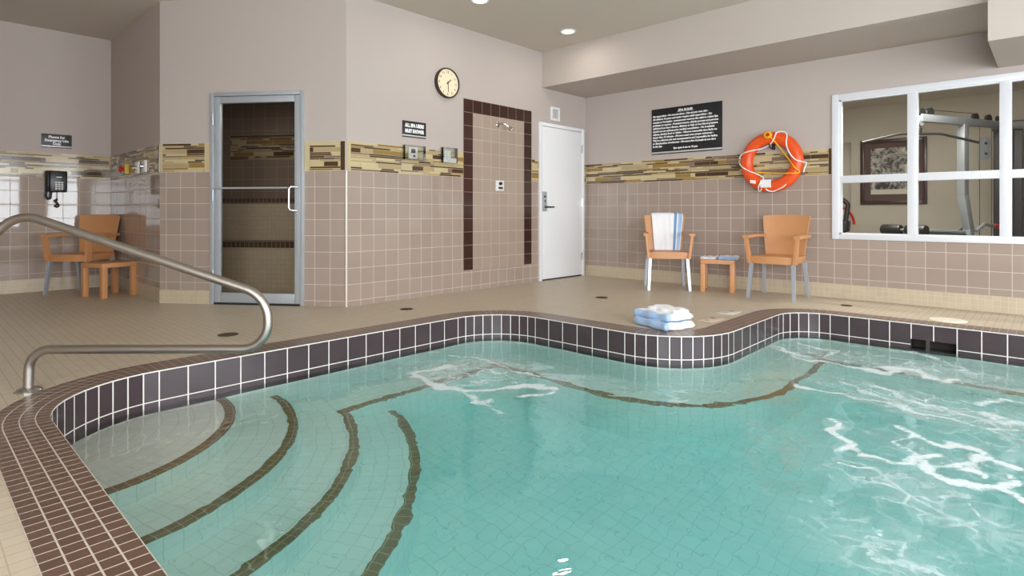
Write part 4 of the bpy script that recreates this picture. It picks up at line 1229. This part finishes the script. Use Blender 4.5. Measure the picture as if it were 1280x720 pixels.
# ------------------------------------------------------------------ gym beyond the window
GY = 3.0; GC = 2.42
mb = MB([M_gymwall]); mb.box(1.9,7.0,GY,GY+.1,0,GC+.05); struct(mb.build('wall_gym_back', smooth=False))
mb = MB([M_gymwall]); mb.box(1.9,2.0,.13,GY,0,GC+.05); struct(mb.build('wall_gym_left', smooth=False))
mb = MB([M_gymwall]); mb.box(6.9,7.0,.13,GY,0,GC+.05); struct(mb.build('wall_gym_right', smooth=False))
mb = MB([M_ceil]); mb.box(1.9,7.0,.12,GY+.1,GC,GC+.1); struct(mb.build('ceiling_gym', smooth=False))
mb = MB([M_gymfloor]); mb.box(1.9,7.0,.12,GY+.1,-.05,.0); struct(mb.build('floor_gym', smooth=False))
pc = thing('framed_picture', 'dark wood framed monochrome picture on the gym wall', 'picture', (3.168,GY,1.463), 0)
PW, PH = .80, .93
mb = MB([M_frame]); fw = .05
mb.box(-PW/2,-PW/2+fw,-.035,-.001,-PH/2,PH/2,bev=.006); mb.box(PW/2-fw,PW/2,-.035,-.001,-PH/2,PH/2,bev=.006)
mb.box(-PW/2+fw,PW/2-fw,-.035,-.001,PH/2-fw,PH/2,bev=.006); mb.box(-PW/2+fw,PW/2-fw,-.035,-.001,-PH/2,-PH/2+fw,bev=.006); mb.build('frame', pc)
mb = MB([M_mat]); mb.box(-PW/2+fw,PW/2-fw,-.012,-.001,-PH/2+fw,PH/2-fw); mb.build('mount', pc)
mb = MB([M_paper]); mb.box(-.27,.27,-.014,-.012,-.32,-.2); mb.build('caption_margin', pc)
mb = MB([M_print]); mb.box(-.27,.27,-.015,-.0125,-.25,.34); mb.build('print', pc)
# tall mirror
mi_ = thing('wall_mirror', 'narrow tall mirror on the gym wall left of the picture', 'mirror', (2.52,GY,1.30), 0)
mb = MB([M_chrome]); mb.box(-.125,.125,-.008,-.001,-.62,.62); mb.build('glass', mi_)
mb = MB([M_gymwall]); mb.box(-.14,-.125,-.012,-.001,-.63,.63); mb.box(.125,.14,-.012,-.001,-.63,.63); mb.build('edge', mi_)
# exercise bike by the mirror (only its front shows)
eb_ = thing('exercise_bike', 'black and red exercise bike in the gym corner beside the window edge', 'exercise bike', (2.68,2.05,0), 0)
mb = MB([M_blackmat]); mb.lathe([(0,-.06),(.2,-.06),(.23,-.03),(.23,.03),(.2,.06),(0,.06)], 32, mat=M((.0,0,.40), rx=PI/2, rz=.9)); mb.build('flywheel_cover', eb_)
mb = MB([M_red]); mb.tube([Vector((.27*math.cos(t)*.62, .27*math.cos(t)*.78, .72+.27*math.sin(t)*.9)) for t in [PI*k/20 for k in range(21)]], .016, 10); mb.build('red_guard', eb_)
mb = MB([M_blackmat]); mb.tube(fillet([(.05,0,.45),(.10,.05,.75),(.12,.1,1.0),(.05,.1,1.06)], .06), .03, 12); mb.build('post', eb_)
mb = MB([M_blackmat]); mb.box(-.09,.15,-.06,.10,.62,.78,bev=.03,seg=3); mb.build('saddle', eb_)
mb = MB([M_dark]); mb.box(-.25,.25,-.03,.03,.0,.05,bev=.01); mb.box(-.03,.03,-.3,.3,.0,.05,bev=.01); mb.box(-.05,.05,-.03,.03,.04,.6,bev=.01); mb.build('base', eb_)
# cable machine
BD = Vector((.42,.9,0)).normalized(); a_cm = math.atan2(BD.y, BD.x)
cm = thing('cable_machine', 'silver cable weight machine with lat bar behind the window', 'exercise machine', (3.79,.90,0), a_cm)
# local x runs along the top beam
mb = MB([M_grey]); mb.box(-.03,1.42,-.035,.035,1.865,1.945,bev=.006); mb.build('top_beam', cm)
mb = MB([M_grey]); 
mast = [(.70,0,1.87),(.70,0,1.08),(.80,0,.70),(.84,0,.03)]
for (a, b_) in zip(mast, mast[1:]):
    va, vb = Vector(a), Vector(b_); d_ = (vb-va)
    rot = d_.to_track_quat('Z','Y').to_matrix().to_4x4()
    mb.box(-.04,.04,-.04,.04,-.004,d_.length+.004,bev=.005,mat=Matrix.Translation(va) @ rot)
mb.build('mast', cm)
mb = MB([M_grey]); mb.box(.1,1.5,-.05,.05,.001,.07,bev=.006); mb.box(.3,.36,-.35,.35,.001,.06,bev=.006); mb.build('base_frame', cm)
for x, z in ((.0,1.96),(.14,1.975),(.92,1.965),(1.16,1.965),(1.36,1.965)):
    mb = MB([M_blackmat]); mb.lathe([(0,-.014),(.05,-.014),(.042,-.004),(.042,.004),(.05,.014),(0,.014)], 24, mat=M((x,0,z), rx=PI/2)); mb.build('pulley', cm)
mb = MB([M_grey]); mb.lathe([(0,-.018),(.04,-.018),(.04,.018),(0,.018)], 20, mat=M((-.02,0,1.86), rx=PI/2)); mb.build('pulley_bracket', cm)
mb = MB([M_dark]); 
for p, q_ in (((-.02,0,1.84),(-.02,0,1.79)),((.0,0,2.0),(.92,0,2.01)),((1.0,.0,1.86),(1.0,0,.3)),((1.22,0,1.86),(1.22,0,.3))): mb.tube([p,q_], .004, 6)
mb.build('cable', cm)
br = math.radians(43.2) - a_cm
mb = MB([M_dark]); c_, s_ = math.cos(br), math.sin(br)
mb.tube([( -.02+c_*t, s_*t, 1.735 + (-.085*max(0,(abs(t)-.22))/.40)*1.1) for t in [k/20*1.26-.63 for k in range(21)]], .014, 10); mb.build('lat_bar', cm)
mb = MB([M_dark]); mb.box(-.04,.0,-.01,.01,1.735,1.80,bev=.003); mb.build('bar_hanger', cm)
mb = MB([M_grey]); ang = math.radians(43.2)-a_cm
mb.prism([(-.055,-.13),(.02,-.13),(.055,-.10),(.055,.10),(.02,.13),(-.055,.13)], -.012, .012, bev=.003, mat=M((1.10,0,1.62), rx=PI/2, rz=ang))
mb.build('floating_pulley_plate', cm)
for z in (-.06,.06):
    mb = MB([M_black]); mb.lathe([(0,0),(.016,0),(.013,.008),(0,.008)], 14, mat=M((1.10,0,1.62), rz=ang) @ M((0,-.013,z), rx=PI/2)); mb.build('pulley_bolt', cm)
mb = MB([M_blackmat]); mb.box(-.22,.52,-.16,.16,.58,.655,bev=.025,seg=3); mb.build('seat_pad', cm)
mb = MB([M_dark]); mb.box(.12,.18,-.03,.03,.05,.58); mb.box(-.2,.75,-.03,.03,.52,.58,bev=.004); mb.build('seat_post', cm)
for yy in (-1, 1):
    mb = MB([M_blackmat]); mb.lathe([(0,0),(.05,0),(.056,.01),(.056,.19),(.05,.2),(0,.2)], 20, mat=M((-.28, yy*.03, .70), rx=-yy*PI/2)); mb.build('roller_pad', cm)
mb = MB([M_grey]); mb.tube([(-.28,-.22,.70),(-.28,.22,.70)], .013, 10); mb.tube([(-.28,0,.70),(.72,0,.66)], .022, 10); mb.build('press_arm', cm)
mb = MB([M_grey]); mb.tube(fillet([(.72,-.12,.68),(.88,-.12,.76),(1.05,-.12,.73)], .05), .02, 10); mb.tube(fillet([(.72,.12,.66),(.88,.12,.70),(1.05,.12,.75)], .05), .02, 10); mb.build('leg_lever', cm)
mb = MB([M_red]); mb.tube([(1.04,-.12,.735),(1.14,-.12,.725)], .024, 10); mb.build('lever_grip', cm)
WS = (Matrix.Translation((3.79,.90,0)) @ Matrix.Rotation(a_cm,4,'Z')).inverted() @ Matrix.Translation((4.72,2.22,0))
mb = MB([M_blackmat]); mb.box(-.41,.33,-.02,.18,.001,1.86,bev=.01,mat=WS); mb.build('weight_shroud', cm)
mb = MB([M_dark]); mb.box(-.42,.34,-.06,.19,1.84,1.95,bev=.01,mat=WS); mb.build('shroud_cap', cm)
for x in (-.34,-.24,-.14,-.02,.08,.2):
    mb = MB([M_dark]); mb.tube([(x,-.04,.1),(x,-.04,1.85)], .014, 8, mat=WS); mb.build('guide_rod', cm)
gl_ = thing('gym_fill_panel', 'unseen ceiling light panel added to brighten the gym', 'ceiling light', (3.7,.40,GC), 0)  # panel added out of sight behind the window header to brighten the gym
mb = MB([M_white]); mb.box(-.72,.72,-.21,.21,-.05,-.001,bev=.01); mb.build('housing', gl_)
mb = MB([M_lamp]); mb.box(-.68,.68,-.18,.18,-.056,-.05); mb.build('diffuser', gl_)

# ------------------------------------------------------------------ ceiling downlights
def downlight(x, y, label):
    t = thing('ceiling_downlight', label, 'ceiling light', (x,y,H_CEIL), 0, 'recessed ceiling downlights')
    mb = MB([M_white]); mb.lathe([(.068,-.001),(.092,-.001),(.092,-.006),(.074,-.012),(.068,-.009)], 40); mb.build('trim_ring', t)
    mb = MB([M_lamp]); mb.lathe([(0,-.006),(.068,-.006),(.068,-.002),(0,-.002)], 40); mb.build('lens', t)
    return t
def lamp(name, kind, loc, energy, size=None, rot=(0,0,0), col=(1,1,1), shape='DISK', size_y=None, spread=None):
    l = bpy.data.lights.new(name, kind); l.energy = energy; l.color = col
    if kind == 'AREA':
        l.shape = shape; l.size = size
        if size_y: l.size_y = size_y
        if spread: l.spread = spread
    o = bpy.data.objects.new(name, l); COL.objects.link(o); o.location = loc; o.rotation_euler = rot
    return o
WARM = (1.0, .96, .90)
downlight(.787,-1.426,'round recessed ceiling downlight near the soffit corner')
downlight(.758,-2.785,'round recessed ceiling downlight cut by the top edge of the photo')
HID = 'round recessed ceiling downlight above the pool, out of the picture'
LIGHTS = [(.787,-1.426),(.758,-2.785)]
for x in (5.5,):
    for y in (-4.6, -7.0):
        LIGHTS.append((x,y)); downlight(x,y,HID)

for i, (x, y) in enumerate(LIGHTS):
    lamp('downlight_beam', 'AREA', (x,y,H_CEIL-.02), 7 if x > 1 else 4, .13, (0,0,0), WARM)
lamp('gym_fill', 'AREA', (3.7,.40,GC-.07), 66, 1.35, (0,0,0), (1,.98,.93), 'RECTANGLE', .34)

# daylight through the windows behind the camera
for a, b_ in RW:
    lamp('window_daylight', 'AREA', (8.50,(a+b_)/2,(WWZ0+WWZ1)/2), 172, b_-a, (PI/2,0,PI/2), (.89,.95,1.0), 'RECTANGLE', WWZ1-WWZ0)
for a, b_ in FWN:
    lamp('window_daylight', 'AREA', ((a+b_)/2,-9.8,(WWZ0+WWZ1)/2), 215, b_-a, (PI/2,0,0), (.89,.95,1.0), 'RECTANGLE', WWZ1-WWZ0)
sp = Vector((L.x,L.y,0)) + Vector((U.x,U.y,0))*.95 + Vector((-U.y,U.x,0))*.32
stl = thing('steam_room_fill_light', 'unseen round ceiling light added to brighten the steam room', 'ceiling light', (sp.x,sp.y,2.25), 0)  # fixture added out of view to brighten the steam room
mb = MB([M_white]); mb.lathe([(.15,-.001),(.18,-.001),(.18,-.03),(.15,-.03)], 36); mb.build('rim', stl)
mb = MB([M_steamlens]); mb.lathe([(0,-.03),(.15,-.03),(.15,-.02),(0,-.02)], 36); mb.build('lens', stl)
lamp('steam_room_fill', 'AREA', (sp.x,sp.y,2.21), 6.0, .28, (0,0,0), (1,.92,.8))
w = bpy.data.worlds.new('World'); SC.world = w; w.use_nodes = True
bg = w.node_tree.nodes['Background']; bg.inputs[0].default_value = (.75,.85,1,1); bg.inputs[1].default_value = 1.0

# ------------------------------------------------------------------ camera
cd = bpy.data.cameras.new('Camera'); cam = bpy.data.objects.new('Camera', cd); COL.objects.link(cam)
cam.location = (4.837,-6.673,.89); cam.rotation_euler = (PI/2, 0, math.radians(43.2))
cd.sensor_width = 36; cd.lens = 722/1280*36; cd.shift_y = -95/1280; cd.clip_start = .02
SC.camera = cam
SC.view_settings.view_transform = 'Standard'; SC.view_settings.look = 'None'; SC.view_settings.gamma = 1.0
SC.view_settings.exposure = -0.02; SC.view_settings.use_curve_mapping = False
SC.cycles.max_bounces = 12; SC.cycles.diffuse_bounces = 6; SC.cycles.glossy_bounces = 5; SC.cycles.transmission_bounces = 8
SC.cycles.transparent_max_bounces = 10; SC.cycles.volume_bounces = 0
SC.cycles.use_denoising = True; SC.cycles.blur_glossy = 0.5
